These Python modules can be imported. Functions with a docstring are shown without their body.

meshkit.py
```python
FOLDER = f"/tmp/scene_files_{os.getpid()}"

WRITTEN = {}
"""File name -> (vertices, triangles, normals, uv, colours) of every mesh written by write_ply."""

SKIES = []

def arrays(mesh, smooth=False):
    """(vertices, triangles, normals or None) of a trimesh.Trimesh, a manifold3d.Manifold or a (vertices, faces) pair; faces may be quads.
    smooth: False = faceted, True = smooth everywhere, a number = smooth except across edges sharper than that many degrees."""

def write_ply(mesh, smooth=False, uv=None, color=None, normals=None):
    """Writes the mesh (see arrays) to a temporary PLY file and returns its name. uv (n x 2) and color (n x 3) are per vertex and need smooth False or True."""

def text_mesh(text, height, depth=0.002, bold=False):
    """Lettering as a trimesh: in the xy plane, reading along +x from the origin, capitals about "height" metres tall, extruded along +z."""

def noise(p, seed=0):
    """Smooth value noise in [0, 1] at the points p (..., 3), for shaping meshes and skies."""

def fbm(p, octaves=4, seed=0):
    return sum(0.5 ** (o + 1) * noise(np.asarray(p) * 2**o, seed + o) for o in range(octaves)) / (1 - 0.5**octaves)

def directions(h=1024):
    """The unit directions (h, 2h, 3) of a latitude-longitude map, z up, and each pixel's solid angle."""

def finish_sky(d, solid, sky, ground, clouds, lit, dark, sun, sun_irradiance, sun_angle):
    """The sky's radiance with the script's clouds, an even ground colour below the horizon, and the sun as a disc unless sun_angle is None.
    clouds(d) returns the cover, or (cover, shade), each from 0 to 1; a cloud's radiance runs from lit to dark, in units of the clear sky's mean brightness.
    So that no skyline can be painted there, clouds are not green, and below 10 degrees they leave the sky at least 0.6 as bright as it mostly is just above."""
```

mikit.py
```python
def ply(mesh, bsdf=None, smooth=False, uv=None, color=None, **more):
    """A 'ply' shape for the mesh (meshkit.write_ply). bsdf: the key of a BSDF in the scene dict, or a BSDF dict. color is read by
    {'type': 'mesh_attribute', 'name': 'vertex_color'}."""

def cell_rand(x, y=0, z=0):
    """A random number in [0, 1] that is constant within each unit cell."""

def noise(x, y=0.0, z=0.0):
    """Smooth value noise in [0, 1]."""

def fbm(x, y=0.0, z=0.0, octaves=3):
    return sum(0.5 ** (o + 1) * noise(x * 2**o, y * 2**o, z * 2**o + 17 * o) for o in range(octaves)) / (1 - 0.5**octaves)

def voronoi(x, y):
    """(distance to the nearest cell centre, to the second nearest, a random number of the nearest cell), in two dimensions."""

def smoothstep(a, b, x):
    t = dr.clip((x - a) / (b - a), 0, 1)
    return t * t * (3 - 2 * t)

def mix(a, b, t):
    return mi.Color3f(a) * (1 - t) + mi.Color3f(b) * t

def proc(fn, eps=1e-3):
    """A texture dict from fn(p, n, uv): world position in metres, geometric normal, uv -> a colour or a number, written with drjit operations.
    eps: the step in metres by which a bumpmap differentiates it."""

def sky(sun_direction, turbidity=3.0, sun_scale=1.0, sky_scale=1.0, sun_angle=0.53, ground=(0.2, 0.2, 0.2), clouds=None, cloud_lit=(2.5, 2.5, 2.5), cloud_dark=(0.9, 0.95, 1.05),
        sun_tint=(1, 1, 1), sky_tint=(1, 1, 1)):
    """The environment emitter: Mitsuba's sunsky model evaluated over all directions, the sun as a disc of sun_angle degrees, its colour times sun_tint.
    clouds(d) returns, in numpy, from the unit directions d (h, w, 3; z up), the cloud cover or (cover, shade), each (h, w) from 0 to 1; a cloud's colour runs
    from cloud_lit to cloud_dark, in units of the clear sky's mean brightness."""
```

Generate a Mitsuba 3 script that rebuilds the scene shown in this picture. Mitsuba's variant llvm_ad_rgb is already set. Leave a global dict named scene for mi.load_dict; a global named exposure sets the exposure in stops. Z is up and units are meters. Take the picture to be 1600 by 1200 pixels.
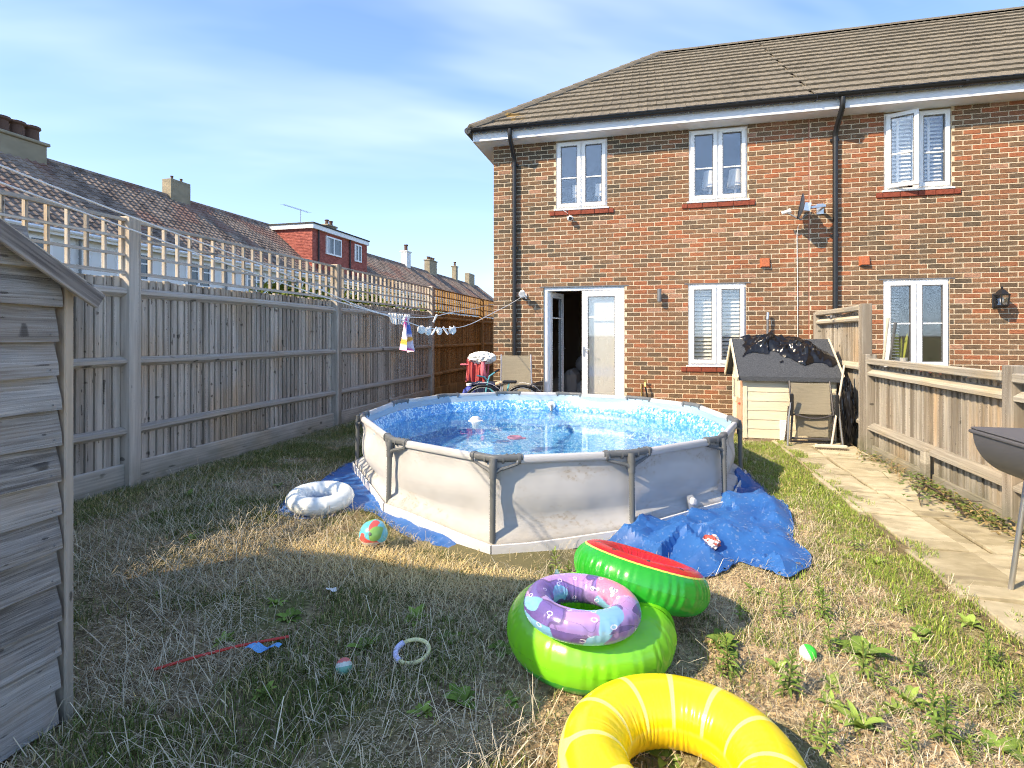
import math, random
import numpy as np, trimesh, manifold3d as m3, shapely, shapely.geometry as sg
import drjit as dr, mitsuba as mi, mikit, meshkit
from mikit import noise, fbm, cell_rand, smoothstep, mix, voronoi, proc

T = mi.ScalarTransform4f
scene, labels = {}, {}
rnd = random.Random(7)
rng = np.random.default_rng(7)
PI = math.pi

# ---------------------------------------------------------------- camera, sky, exposure
YAW = 0.2456
EYE = [0.0, 0.0, 1.4]
scene['camera'] = {'type': 'perspective', 'fov': 87.0, 'fov_axis': 'x', 'principal_point_offset_y': 0.0625,
                   'near_clip': 0.05, 'far_clip': 3000.0,
                   'to_world': T().look_at(origin=EYE, target=[-math.sin(YAW), math.cos(YAW), 1.4], up=[0, 0, 1])}
SUN = (-0.98, -1.0, 1.06)


def cirrus(d):
    z = np.maximum(d[..., 2], 0.03)
    u, v = d[..., 0] / (z + 0.25), d[..., 1] / (z + 0.25)
    a = 0.5
    p = np.stack([(u * math.cos(a) + v * math.sin(a)) * 1.3, (-u * math.sin(a) + v * math.cos(a)) * 4.2, 0 * u], -1)
    w = meshkit.fbm(p * 1.1 + 3.1, 5, 11)
    b = meshkit.fbm(np.stack([u, v, 0 * u], -1) * 0.9 + 9.0, 3, 5)
    c = np.clip((w - 0.47) * 2.4, 0, 1) * np.clip((b - 0.38) * 3.0, 0, 1)
    lowhaze = np.clip(1 - d[..., 2] / 0.55, 0, 1) ** 1.5
    return np.clip(0.05 + 0.24 * lowhaze + 0.40 * c, 0, 1), 0.0 * c


scene['sky'] = mikit.sky(SUN, turbidity=3.0, sun_scale=0.64, clouds=cirrus, cloud_lit=(2.3, 2.45, 2.6), sky_tint=(0.88, 0.98, 1.17), ground=(0.16, 0.15, 0.1))
exposure = 3.05


# ---------------------------------------------------------------- helpers: names, meshes
class _Used(set):
    nxt = {}


used = _Used()


def fast_number(key):
    """key, or key_001, key_002 ... when it is taken"""
    if key not in used:
        used.add(key)
        return key
    k = used.nxt.get(key, 1)
    while f'{key}_{k:03d}' in used:
        k += 1
    used.nxt[key] = k + 1
    used.add(f'{key}_{k:03d}')
    return f'{key}_{k:03d}'


def say(key, label=None, cat=None, group=None, kind=None):
    d = {a: b for a, b in (('label', label), ('category', cat), ('group', group), ('kind', kind)) if b}
    if d:
        labels[key] = d
    return key


def thing(name, label, cat, group=None):
    return say(fast_number(name), label, cat, group)


def put(name, mesh, mat, parent=None, label=None, cat=None, group=None, kind=None, smooth=False, **kw):
    key = fast_number(f'{parent}__{name}' if parent else name)
    m = mesh.mesh() if isinstance(mesh, MB) else mesh
    scene[key] = mikit.ply(m, mat, smooth=smooth, **kw)
    return say(key, label, cat, group, kind)


def copy_to(name, shape, m, parent=None, **kw):
    key = fast_number(f'{parent}__{name}' if parent else name)
    scene[key] = {**shape, 'to_world': m}
    return say(key, **kw)


def norm(a):
    a = np.asarray(a, float)
    return a / max(np.linalg.norm(a), 1e-12)


class MB:
    def __init__(self):
        self.v, self.f, self.c, self.n = [], [], [], 0

    def add(self, v, f, c=None):
        v, f = np.asarray(v, float), np.asarray(f, int)
        if f.shape[1] == 4:
            f = np.vstack([f[:, [0, 1, 2]], f[:, [0, 2, 3]]])
        self.v.append(v)
        self.f.append(f + self.n)
        self.n += len(v)
        if c is not None:
            self.c.append(np.broadcast_to(c, (len(v), 3)))
        return self

    def tm(self, m, c=None):
        return self.add(m.vertices, m.faces, c)

    def box(self, lo, hi, c=None):
        x0, y0, z0 = np.minimum(lo, hi)
        x1, y1, z1 = np.maximum(lo, hi)
        v = [(x0, y0, z0), (x1, y0, z0), (x1, y1, z0), (x0, y1, z0), (x0, y0, z1), (x1, y0, z1), (x1, y1, z1), (x0, y1, z1)]
        return self.add(v, BOXF, c)

    def beam(self, p0, p1, w, h, up=(0, 0, 1), c=None, bev=0.0):
        """box from p0 to p1, w across, h along up"""
        p0, p1 = np.asarray(p0, float), np.asarray(p1, float)
        d = norm(p1 - p0)
        s = norm(np.cross(d, up))
        u = np.cross(s, d)
        if bev > 0:
            L = np.linalg.norm(p1 - p0)
            m = cbox((0, -w / 2, -h / 2), (L, w / 2, h / 2), bev)
            return self.add(p0 + m.vertices @ np.array([d, -s, u]), m.faces, c)
        v = [p + a * s * w / 2 + b * u * h / 2 for p in (p0, p1) for a, b in ((-1, -1), (1, -1), (1, 1), (-1, 1))]
        return self.add(v, [(0, 3, 2, 1), (4, 5, 6, 7), (0, 1, 5, 4), (1, 2, 6, 5), (2, 3, 7, 6), (3, 0, 4, 7)], c)

    def tube(self, pts, r, sides=8, caps=True, c=None, closed=False):
        p = np.asarray(pts, float)
        r = np.broadcast_to(np.asarray(r, float), (len(p),))
        t = np.roll(p, -1, 0) - np.roll(p, 1, 0) if closed else np.gradient(p, axis=0)
        t /= np.linalg.norm(t, axis=1, keepdims=True) + 1e-12
        a = norm(np.cross(t[0], (0, 0, 1) if abs(t[0][2]) < 0.9 else (1, 0, 0)))
        ring = []
        ang = np.arange(sides) * 2 * PI / sides
        for i in range(len(p)):
            a = norm(a - t[i] * (a @ t[i]))
            b = np.cross(t[i], a)
            ring.append(p[i] + r[i] * (np.cos(ang)[:, None] * a + np.sin(ang)[:, None] * b))
        v = np.vstack(ring)
        f = []
        n = len(p)
        for i in range(n if closed else n - 1):
            j = (i + 1) % n
            for k in range(sides):
                l = (k + 1) % sides
                f.append((i * sides + k, i * sides + l, j * sides + l, j * sides + k))
        self.add(v, f, c)
        if caps and not closed:
            for base, rev in ((0, True), ((n - 1) * sides, False)):
                tri = [(base, base + k, base + k + 1) for k in range(1, sides - 1)]
                if rev:
                    tri = [(x, z, y) for x, y, z in tri]
                self.f.append(np.array(tri) + self.n - len(v))
        return self

    def lathe(self, prof, centre=(0, 0, 0), n=24, axis=None, c=None):
        """profile of (r, z) about the z axis (or about axis)"""
        prof = np.asarray(prof, float)
        ang = np.arange(n) * 2 * PI / n
        v = np.stack([prof[:, None, 0] * np.cos(ang), prof[:, None, 0] * np.sin(ang), np.broadcast_to(prof[:, None, 1], (len(prof), n))], -1).reshape(-1, 3)
        if axis is not None:
            v = v @ frame(axis).T
        f = [(i * n + k, i * n + (k + 1) % n, (i + 1) * n + (k + 1) % n, (i + 1) * n + k) for i in range(len(prof) - 1) for k in range(n)]
        return self.add(v + np.asarray(centre, float), f, c)

    def mesh(self):
        return trimesh.Trimesh(np.vstack(self.v), np.vstack(self.f), process=False)

    def colors(self):
        return np.vstack(self.c)


BOXF = [(0, 3, 2, 1), (4, 5, 6, 7), (0, 1, 5, 4), (1, 2, 6, 5), (2, 3, 7, 6), (3, 0, 4, 7)]


def frame(axis):
    """rotation matrix whose third column is axis"""
    z = norm(axis)
    x = norm(np.cross((0, 1, 0) if abs(z[1]) < 0.9 else (1, 0, 0), z))
    return np.array([x, np.cross(z, x), z]).T


def cbox(lo, hi, b):
    """box with chamfered edges"""
    lo, hi = np.minimum(lo, hi).astype(float), np.maximum(lo, hi).astype(float)
    b = min(b, 0.45 * (hi - lo).min())
    pts = []
    for s in np.ndindex(2, 2, 2):
        c = np.where(s, hi, lo)
        d = np.where(s, -1.0, 1.0) * b
        for k in range(3):
            p = c + d
            p[k] = c[k]
            pts.append(p)
    return trimesh.convex.convex_hull(np.array(pts))


def euler(rx=0, ry=0, rz=0):
    return trimesh.transformations.euler_matrix(rx, ry, rz)[:3, :3]


def mat4(R, t=(0, 0, 0), s=1.0):
    m = np.eye(4)
    m[:3, :3] = np.asarray(R) * s
    m[:3, 3] = t
    return T(m.tolist())


def wall_sheet(u0, u1, z0, z1, holes, depth, at):
    """a front sheet with rectangular holes and their reveals; at(u, z, d) -> xyz, d = depth into the wall"""
    us = sorted({u0, u1, *[h[0] for h in holes], *[h[1] for h in holes]})
    zs = sorted({z0, z1, *[h[2] for h in holes], *[h[3] for h in holes]})
    m = MB()
    for a, b in zip(us, us[1:]):
        for c, d in zip(zs, zs[1:]):
            if any(h[0] <= a and b <= h[1] and h[2] <= c and d <= h[3] for h in holes):
                continue
            m.add([at(a, c, 0), at(b, c, 0), at(b, d, 0), at(a, d, 0)], [(0, 1, 2, 3)])
    for a, b, c, d in holes:
        for (p, q), (r, s) in (((a, c), (b, c)), ((b, c), (b, d)), ((b, d), (a, d)), ((a, d), (a, c))):
            m.add([at(p, q, 0), at(r, s, 0), at(r, s, depth), at(p, q, depth)], [(3, 2, 1, 0)])
    return m


def ring_frame(x0, x1, z0, z1, w, y0, y1, m=None, b=0.004):
    """rectangular frame in the plane y, members w wide, butted"""
    m = m or MB()
    m.tm(cbox((x0, y0, z0), (x0 + w, y1, z1), b)).tm(cbox((x1 - w, y0, z0), (x1, y1, z1), b))
    m.tm(cbox((x0 + w, y0, z0), (x1 - w, y1, z0 + w), b)).tm(cbox((x0 + w, y0, z1 - w), (x1 - w, y1, z1), b))
    return m


def torus(R, r, nu=96, nv=32, wob=None):
    """vertices, faces, uv: u round the ring, v round the tube (0 = outer edge, 0.25 = top)"""
    u, v = np.meshgrid(np.linspace(0, 1, nu + 1), np.linspace(0, 1, nv + 1), indexing='ij')
    a, b = u * 2 * PI, v * 2 * PI
    rr = r * (1 + (wob(u, v) if wob else 0))
    x = np.stack([(R + rr * np.cos(b)) * np.cos(a), (R + rr * np.cos(b)) * np.sin(a), rr * np.sin(b)], -1).reshape(-1, 3)
    f = [(i * (nv + 1) + j, (i + 1) * (nv + 1) + j, (i + 1) * (nv + 1) + j + 1, i * (nv + 1) + j + 1) for i in range(nu) for j in range(nv)]
    return x, np.array(f), np.stack([u, v], -1).reshape(-1, 2)


def put_surface(name, vfuv, mat, parent=None, R=None, t=(0, 0, 0), **kw):
    v, f, uv = vfuv
    v = v @ (np.eye(3) if R is None else np.asarray(R)).T + np.asarray(t)
    return put(name, trimesh.Trimesh(v, np.vstack([f[:, [0, 1, 2]], f[:, [0, 2, 3]]]), process=False), mat, parent, smooth=True, uv=uv, **kw)


def blob(p, s, R=None, sub=2):
    m = trimesh.creation.icosphere(subdivisions=sub)
    v = m.vertices * np.asarray(s)
    return trimesh.Trimesh((v if R is None else v @ np.asarray(R).T) + np.asarray(p), m.faces, process=False)


# ---------------------------------------------------------------- materials
def rgb(c):
    return {'type': 'rgb', 'value': [float(x) for x in c]} if isinstance(c, (tuple, list)) else c


def mat(name, color, rough=0.6, metallic=0.0, spec=0.5, coat=0.0, bump=None, scale=1.0, eps=1e-3, **kw):
    b = {'type': 'principled', 'base_color': rgb(color), 'roughness': rough, 'metallic': metallic, 'specular': spec, **kw}
    if coat:
        b.update(clearcoat=coat, clearcoat_gloss=0.9)
    if bump is not None:
        b = {'type': 'bumpmap', 'arbitrary': proc(bump, eps), 'scale': scale, 'bsdf': b}
    scene[name] = {'type': 'twosided', 'bsdf': b}
    return name


def flat(name, color):
    scene[name] = {'type': 'twosided', 'bsdf': {'type': 'diffuse', 'reflectance': rgb(color)}}
    return name


VC = {'type': 'mesh_attribute', 'name': 'vertex_color'}
flat('vertex_paint', VC)


def f_(x):
    return mi.Float(x)


def wood_fn(dark, light, warm, horizontal=False, pitch=0.08, warm_amt=0.5):
    def fn(p, n, uv):
        if horizontal:
            g = fbm(p.x * 60, p.y * 2.2, p.z * 70, 4)
            pale = cell_rand(dr.floor(p.z / 0.11), dr.floor(p.x / 0.6), 5)
            k = noise(p.y * 7, p.z * 22, p.x * 3)
        else:
            pale = cell_rand(dr.floor((p.y - .02) / pitch), dr.floor(p.x / 0.5), 3)
            g = .75 * fbm(p.x * 40, p.y * 40, p.z * 1.5 + pale * 9, 3) + .25 * noise(p.x * 150, p.y * 150, p.z * 5)
            k = noise(p.y * 42, p.z * 15, p.x * 9)
        t = dr.clip((g - 0.3) * 1.8, 0, 1)
        c = mix(dark, light, dr.clip(t * 0.55 + (pale - 0.3) * 0.65, 0, 1))
        st = smoothstep(0.55, 0.8, noise(p.y * 3.1, p.z * 1.7, p.x)) * warm_amt * (0.4 + pale)
        c = mix(c, mi.Color3f(warm) * (0.6 + 0.8 * t), dr.clip(st, 0, 0.85))
        c = c * (1 - 0.65 * smoothstep(0.86, 0.93, k))
        damp = smoothstep(0.35, 0.0, p.z) * fbm(p.y * 6, p.x * 6, p.z * 9, 3)
        return mix(c, mi.Color3f(0.09, 0.10, 0.05), dr.clip(damp * 0.8, 0, 0.7))
    return fn


mat('wood_left_upright', proc(wood_fn((0.26, 0.23, 0.19), (0.67, 0.615, 0.53), (0.52, 0.37, 0.21), warm_amt=.5)), 0.85, spec=0.2)
mat('wood_left_level', proc(wood_fn((0.33, 0.30, 0.255), (0.70, 0.645, 0.56), (0.54, 0.42, 0.27), True, warm_amt=.4)), 0.85, spec=0.2)
mat('wood_right_upright', proc(wood_fn((0.20, 0.175, 0.14), (0.56, 0.525, 0.45), (0.44, 0.29, 0.14), pitch=0.092, warm_amt=.55)), 0.85, spec=0.2)
mat('wood_right_level', proc(wood_fn((0.24, 0.215, 0.17), (0.52, 0.485, 0.40), (0.44, 0.34, 0.19), True)), 0.85, spec=0.2)
mat('wood_far', proc(wood_fn((0.22, 0.13, 0.05), (0.42, 0.26, 0.11), (0.5, 0.28, 0.07))), 0.85, spec=0.2)


def shed_fn(p, n, uv):
    board = cell_rand(dr.floor((p.z - 0.03) / 0.123), 0, 9)
    wav = noise(p.y * 3.5, p.z * 8, board * 30) * 0.012
    g = fbm(p.y * 2.2, (p.z + wav) * 150, board * 20, 4)
    fine = fbm(p.y * 14, (p.z + wav) * 480, 3.0, 2)
    blot = fbm(p.y * 5, p.z * 20, board * 9, 3)
    t = dr.clip(0.5 + (g - 0.5) * 0.75 + (fine - 0.5) * 0.6 + (blot - .5) * .45 + (board - .5) * .55, 0, 1)
    c = mix((0.115, 0.108, 0.10), (0.50, 0.485, 0.46), t)
    c = mix(c, mi.Color3f(0.30, 0.25, 0.2), 0.35 * smoothstep(0.5, 0.8, noise(p.y * 4, p.z * 12, 4.0)))
    kn = noise(p.y * 17, p.z * 50, 7.0)
    return c * (1 - 0.6 * smoothstep(0.91, 0.97, kn))


mat('wood_shed', proc(shed_fn), 0.85, spec=0.2, bump=lambda p, n, uv: fbm(p.y * 2.0, p.z * 130, p.x * 3, 3), scale=0.004)


def brick_fn(p, n, uv):
    c_ = dr.floor(p.z / 0.075)
    odd = c_ - 2 * dr.floor(c_ / 2)
    i_ = dr.floor((p.x + p.y - 9.3) / 0.225 + odd * 0.5 + 0.001)
    r = cell_rand(i_, c_, 3)
    r2 = cell_rand(i_, c_, 8)
    zone = noise(p.x * 0.45, p.z * 0.7, 2.0) * 0.5 + smoothstep(-2.0, 6.5, p.x) * 0.34
    r = dr.clip(r * 0.85 + (zone - 0.32) * 0.7, 0, 1)
    c = mix((0.098, 0.078, 0.055), (0.18, 0.115, 0.07), smoothstep(0.0, 0.35, r))
    c = mix(c, mi.Color3f(0.225, 0.118, 0.066), smoothstep(0.42, 0.62, r))
    c = mix(c, mi.Color3f(0.31, 0.118, 0.06), smoothstep(0.72, 0.95, r))
    c = mix(c, mi.Color3f(0.34, 0.19, 0.125), smoothstep(0.93, 0.97, r2))
    sp = fbm(p.x * 45 + r * 9, p.y * 45, p.z * 60, 3)
    damp = fbm(p.x * 1.3, p.z * .9, p.y, 3)
    return c * (0.5 + 1.0 * sp) * (.80 + .40 * damp)


mat('brick', proc(brick_fn), 0.9, spec=0.2)
mat('mortar', proc(lambda p, n, uv: mix((0.52, 0.43, 0.30), (0.72, 0.62, 0.46), fbm(p.x * 7, p.y * 7, p.z * 7, 3))), 0.95, spec=0.1)
mat('red_sill_brick', proc(lambda p, n, uv: mix((0.17, 0.045, 0.028), (0.28, 0.075, 0.045), fbm(p.x * 30, p.y * 30, p.z * 30, 2))), 0.8, spec=0.2)


def tile_fn(p, n, uv):
    r = cell_rand(dr.floor(p.x / 0.3), dr.floor(p.z / 0.19), 2)
    c = mix((0.115, 0.104, 0.083), (0.19, 0.168, 0.13), dr.clip(0.3 * r + 0.75 * (fbm(p.x * 7, p.y * 7, p.z * 7, 4) - 0.15), 0, 1))
    lich = smoothstep(0.62, 0.72, fbm(p.x * 5, p.y * 5, p.z * 5, 3)) * smoothstep(-1.9, -2.9, p.x)
    return mix(c, mi.Color3f(0.42, 0.26, 0.05), lich)


mat('roof_tile', proc(tile_fn), 0.9, spec=0.2)
mat('upvc', (0.80, 0.81, 0.82), 0.35, spec=0.5)
mat('upvc_fascia', (0.72, 0.73, 0.76), 0.4)
mat('black_plastic', (0.016, 0.017, 0.019), 0.35)
mat('rubber_seal', (0.16, 0.165, 0.17), 0.6)
scene['pane_glass'] = {'type': 'thindielectric', 'int_ior': 2.15}
mat('room_paint', (0.30, 0.29, 0.27), 0.9)
mat('room_dark', (0.24, 0.18, 0.125), 0.9)
mat('blind_white', (0.74, 0.74, 0.70), 0.7)
mat('room_wood', (0.22, 0.13, 0.06), 0.7)
mat('sofa_fabric', (0.42, 0.41, 0.40), 0.95)
mat('grey_metal', (0.17, 0.18, 0.19), 0.45, metallic=0.3)
mat('steel', (0.6, 0.6, 0.6), 0.3, metallic=0.9)
mat('white_plastic', (0.75, 0.75, 0.74), 0.4)
mat('terracotta', (0.38, 0.115, 0.05), 0.8)
mat('lead_joint', (0.34, 0.12, 0.09), 0.9)

# ---------------------------------------------------------------- the setting: ground, lawn, path
FENCE_L, FENCE_R, HOUSE_Y = -4.65, 2.55, 9.3
POOL_C, POOL_R = (-1.14, 5.77), 2.05


def hollow(x, y):
    """worn hollow in the lawn before the pool"""
    return -0.11 * np.exp(-((x + 0.75) / 1.3) ** 2 - ((y - 3.45) / 0.42) ** 2)


def lawn_h(x, y):
    p = np.stack([np.asarray(x, float), np.asarray(y, float), np.zeros_like(np.asarray(x, float))], -1)
    dip = hollow(p[..., 0], p[..., 1])
    return 0.05 * (meshkit.fbm(p * 1.7, 3, 3) - 0.5) + 0.022 * (meshkit.fbm(p * 9.0, 3, 4) - 0.5) + dip


def soil_fn(p, n, uv):
    a = fbm(p.x * 2.1, p.y * 2.1, 1.0, 4)
    b = fbm(p.x * 14, p.y * 14, 2.0, 4)
    c_ = fbm(p.x * 70, p.y * 70, 3.0, 3)
    c = mix((0.20, 0.145, 0.085), (0.54, 0.41, 0.25), dr.clip(b * 1.1 - 0.1 + (c_ - 0.5) * 1.3, 0, 1))
    c = mix(c, mi.Color3f(0.66, 0.52, 0.29), smoothstep(0.52, 0.7, fbm(p.x * 26 + 2 * a, p.y * 60, 5.0, 3)) * 0.65)
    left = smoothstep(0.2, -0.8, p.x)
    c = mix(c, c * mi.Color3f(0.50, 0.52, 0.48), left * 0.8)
    g = smoothstep(0.48, 0.66, a + 0.1 * left + 0.35 * smoothstep(1.0, 1.45, p.x) - 0.06)
    return mix(c, mi.Color3f(0.10, 0.125, 0.035) * (0.5 + c_), g * 0.6)


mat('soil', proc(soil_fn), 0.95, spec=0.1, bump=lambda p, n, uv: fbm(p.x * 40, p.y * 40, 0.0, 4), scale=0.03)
mat('far_ground', proc(lambda p, n, uv: mix((0.09, 0.10, 0.04), (0.2, 0.17, 0.1), fbm(p.x * 0.8, p.y * 0.8, 0.0, 4))), 0.95, spec=0.1)

g = MB()
g.add([(-600, -600, -0.06), (600, -600, -0.06), (600, 600, -0.06), (-600, 600, -0.06)], [(0, 1, 2, 3)])
put('ground', g, 'far_ground', kind='structure')
nx, ny = 170, 290
X, Y = np.meshgrid(np.linspace(FENCE_L, 1.66, nx), np.linspace(-2.5, 9.32, ny), indexing='ij')
Z = lawn_h(X, Y)
Z -= 0.03 * np.exp(-((1.66 - X) / 0.08) ** 2)
gf = [(i * ny + j, (i + 1) * ny + j, (i + 1) * ny + j + 1, i * ny + j + 1) for i in range(nx - 1) for j in range(ny - 1)]
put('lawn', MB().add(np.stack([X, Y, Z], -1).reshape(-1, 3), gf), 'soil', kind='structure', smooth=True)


# riven stone path along the right fence, slab by slab
def slab_fn(p, n, uv):
    r = cell_rand(dr.floor(p.y / 0.7), dr.floor(p.x / 0.5), 4)
    a = fbm(p.x * 3.0, p.y * 5.0, r * 9, 4)
    b = fbm(p.x * 16, p.y * 26, 2.0, 4)
    c = mix((0.29, 0.25, 0.155), (0.50, 0.445, 0.305), dr.clip(a * 1.3 - 0.15 + (b - 0.5) * 0.8 + (r - 0.5) * 0.5, 0, 1))
    return mix(c, mi.Color3f(0.20, 0.17, 0.11), smoothstep(0.58, 0.75, fbm(p.x * 4.5, p.y * 7.5, 8.0, 4)) * 0.6)


mat('riven_stone', proc(slab_fn), 0.85, spec=0.2, bump=lambda p, n, uv: fbm(p.x * 3.5, p.y * 9, 0.0, 5), scale=0.05)
mat('path_bed', proc(lambda p, n, uv: mix((0.09, 0.08, 0.045), (0.24, 0.19, 0.11), fbm(p.x * 30, p.y * 30, 0.0, 3))), 0.95, spec=0.1)
path = put('path', MB().box((1.62, -2.5, -0.05), (2.52, 9.29, 0.004)), 'path_bed', kind='structure')


def slab(x0, x1, y0, y1):
    q = [(x0, y0), ((x0 + x1) / 2, y0), (x1, y0), (x1, (y0 + y1) / 2), (x1, y1), ((x0 + x1) / 2, y1), (x0, y1), (x0, (y0 + y1) / 2)]
    q = [(a + rnd.uniform(-.012, .012), b + rnd.uniform(-.014, .014)) for a, b in q]
    h = [0.028 + rnd.uniform(-.006, .006) for _ in q]
    m = (sum(a for a, _ in q) / 8, sum(b for _, b in q) / 8)
    v = [(a, b, -0.03) for a, b in q] + [(a, b, z - 0.006) for (a, b), z in zip(q, h)] + [(a + (m[0] - a) * .035, b + (m[1] - b) * .035, z) for (a, b), z in zip(q, h)] + [(*m, 0.03)]
    f = []
    for k in range(8):
        l = (k + 1) % 8
        f += [(k, l, 8 + l), (k, 8 + l, 8 + k), (8 + k, 8 + l, 16 + l), (8 + k, 16 + l, 16 + k), (16 + k, 16 + l, 24)]
    return MB().add(v, f)


y = -2.3
while y < 9.1:
    L = rnd.choice([0.62, 0.7, 0.78, 0.9])
    split = rnd.choice([2.08, 2.02, 1.97, None, 2.12])
    spans = [(1.64 + rnd.uniform(-.03, .03), 2.50)] if split is None else [(1.64 + rnd.uniform(-.04, .03), split - .016), (split + .016, 2.50)]
    for a, b in spans:
        if y + L > 1.0:
            put('slab', slab(a, b, y + .016, min(y + L, 9.28) - .016), 'riven_stone', path)
    y += L
# paved strip before the house, behind the pool
pat = put('patio', MB().box((-4.6, 8.25, -0.05), (1.6, 9.29, 0.012)), 'path_bed', kind='structure')
for i in range(7):
    for j in range(2):
        put('slab', slab(-4.55 + i * .88 + .006, -4.55 + i * .88 + .87, 8.27 + j * .5, 8.27 + j * .5 + .49), 'riven_stone', pat)


# ---------------------------------------------------------------- fences
def pale(X, y0, w, z0, z1, side):
    """feather-edged pale: thick edge towards the camera end, thin edge tucked behind the next one"""
    z1 += rnd.uniform(-.012, .012)
    t0, t1 = rnd.uniform(.019, .025), .011
    dy = rnd.uniform(-.003, .003)
    ln = rnd.uniform(-.005, .005)
    s, g = side, .0085
    pr = [(X - s * .012, y0 + dy), (X + s * t0, y0 + dy), (X + s * t1, y0 + w - g + dy), (X - s * .008, y0 + w - g + dy), (X - s * .008, y0 + w + .012 + dy), (X - s * .012, y0 + w + .012 + dy)]
    v = [(a, b, z0) for a, b in pr] + [(a, b + ln, z1) for a, b in pr]
    f = [(k, (k + 1) % 6, 6 + (k + 1) % 6, 6 + k) for k in range(6)] + [(6, 7, 8, 9), (6, 9, 10, 11)]
    return MB().add(v, f if s > 0 else [q[::-1] for q in f])


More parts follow.
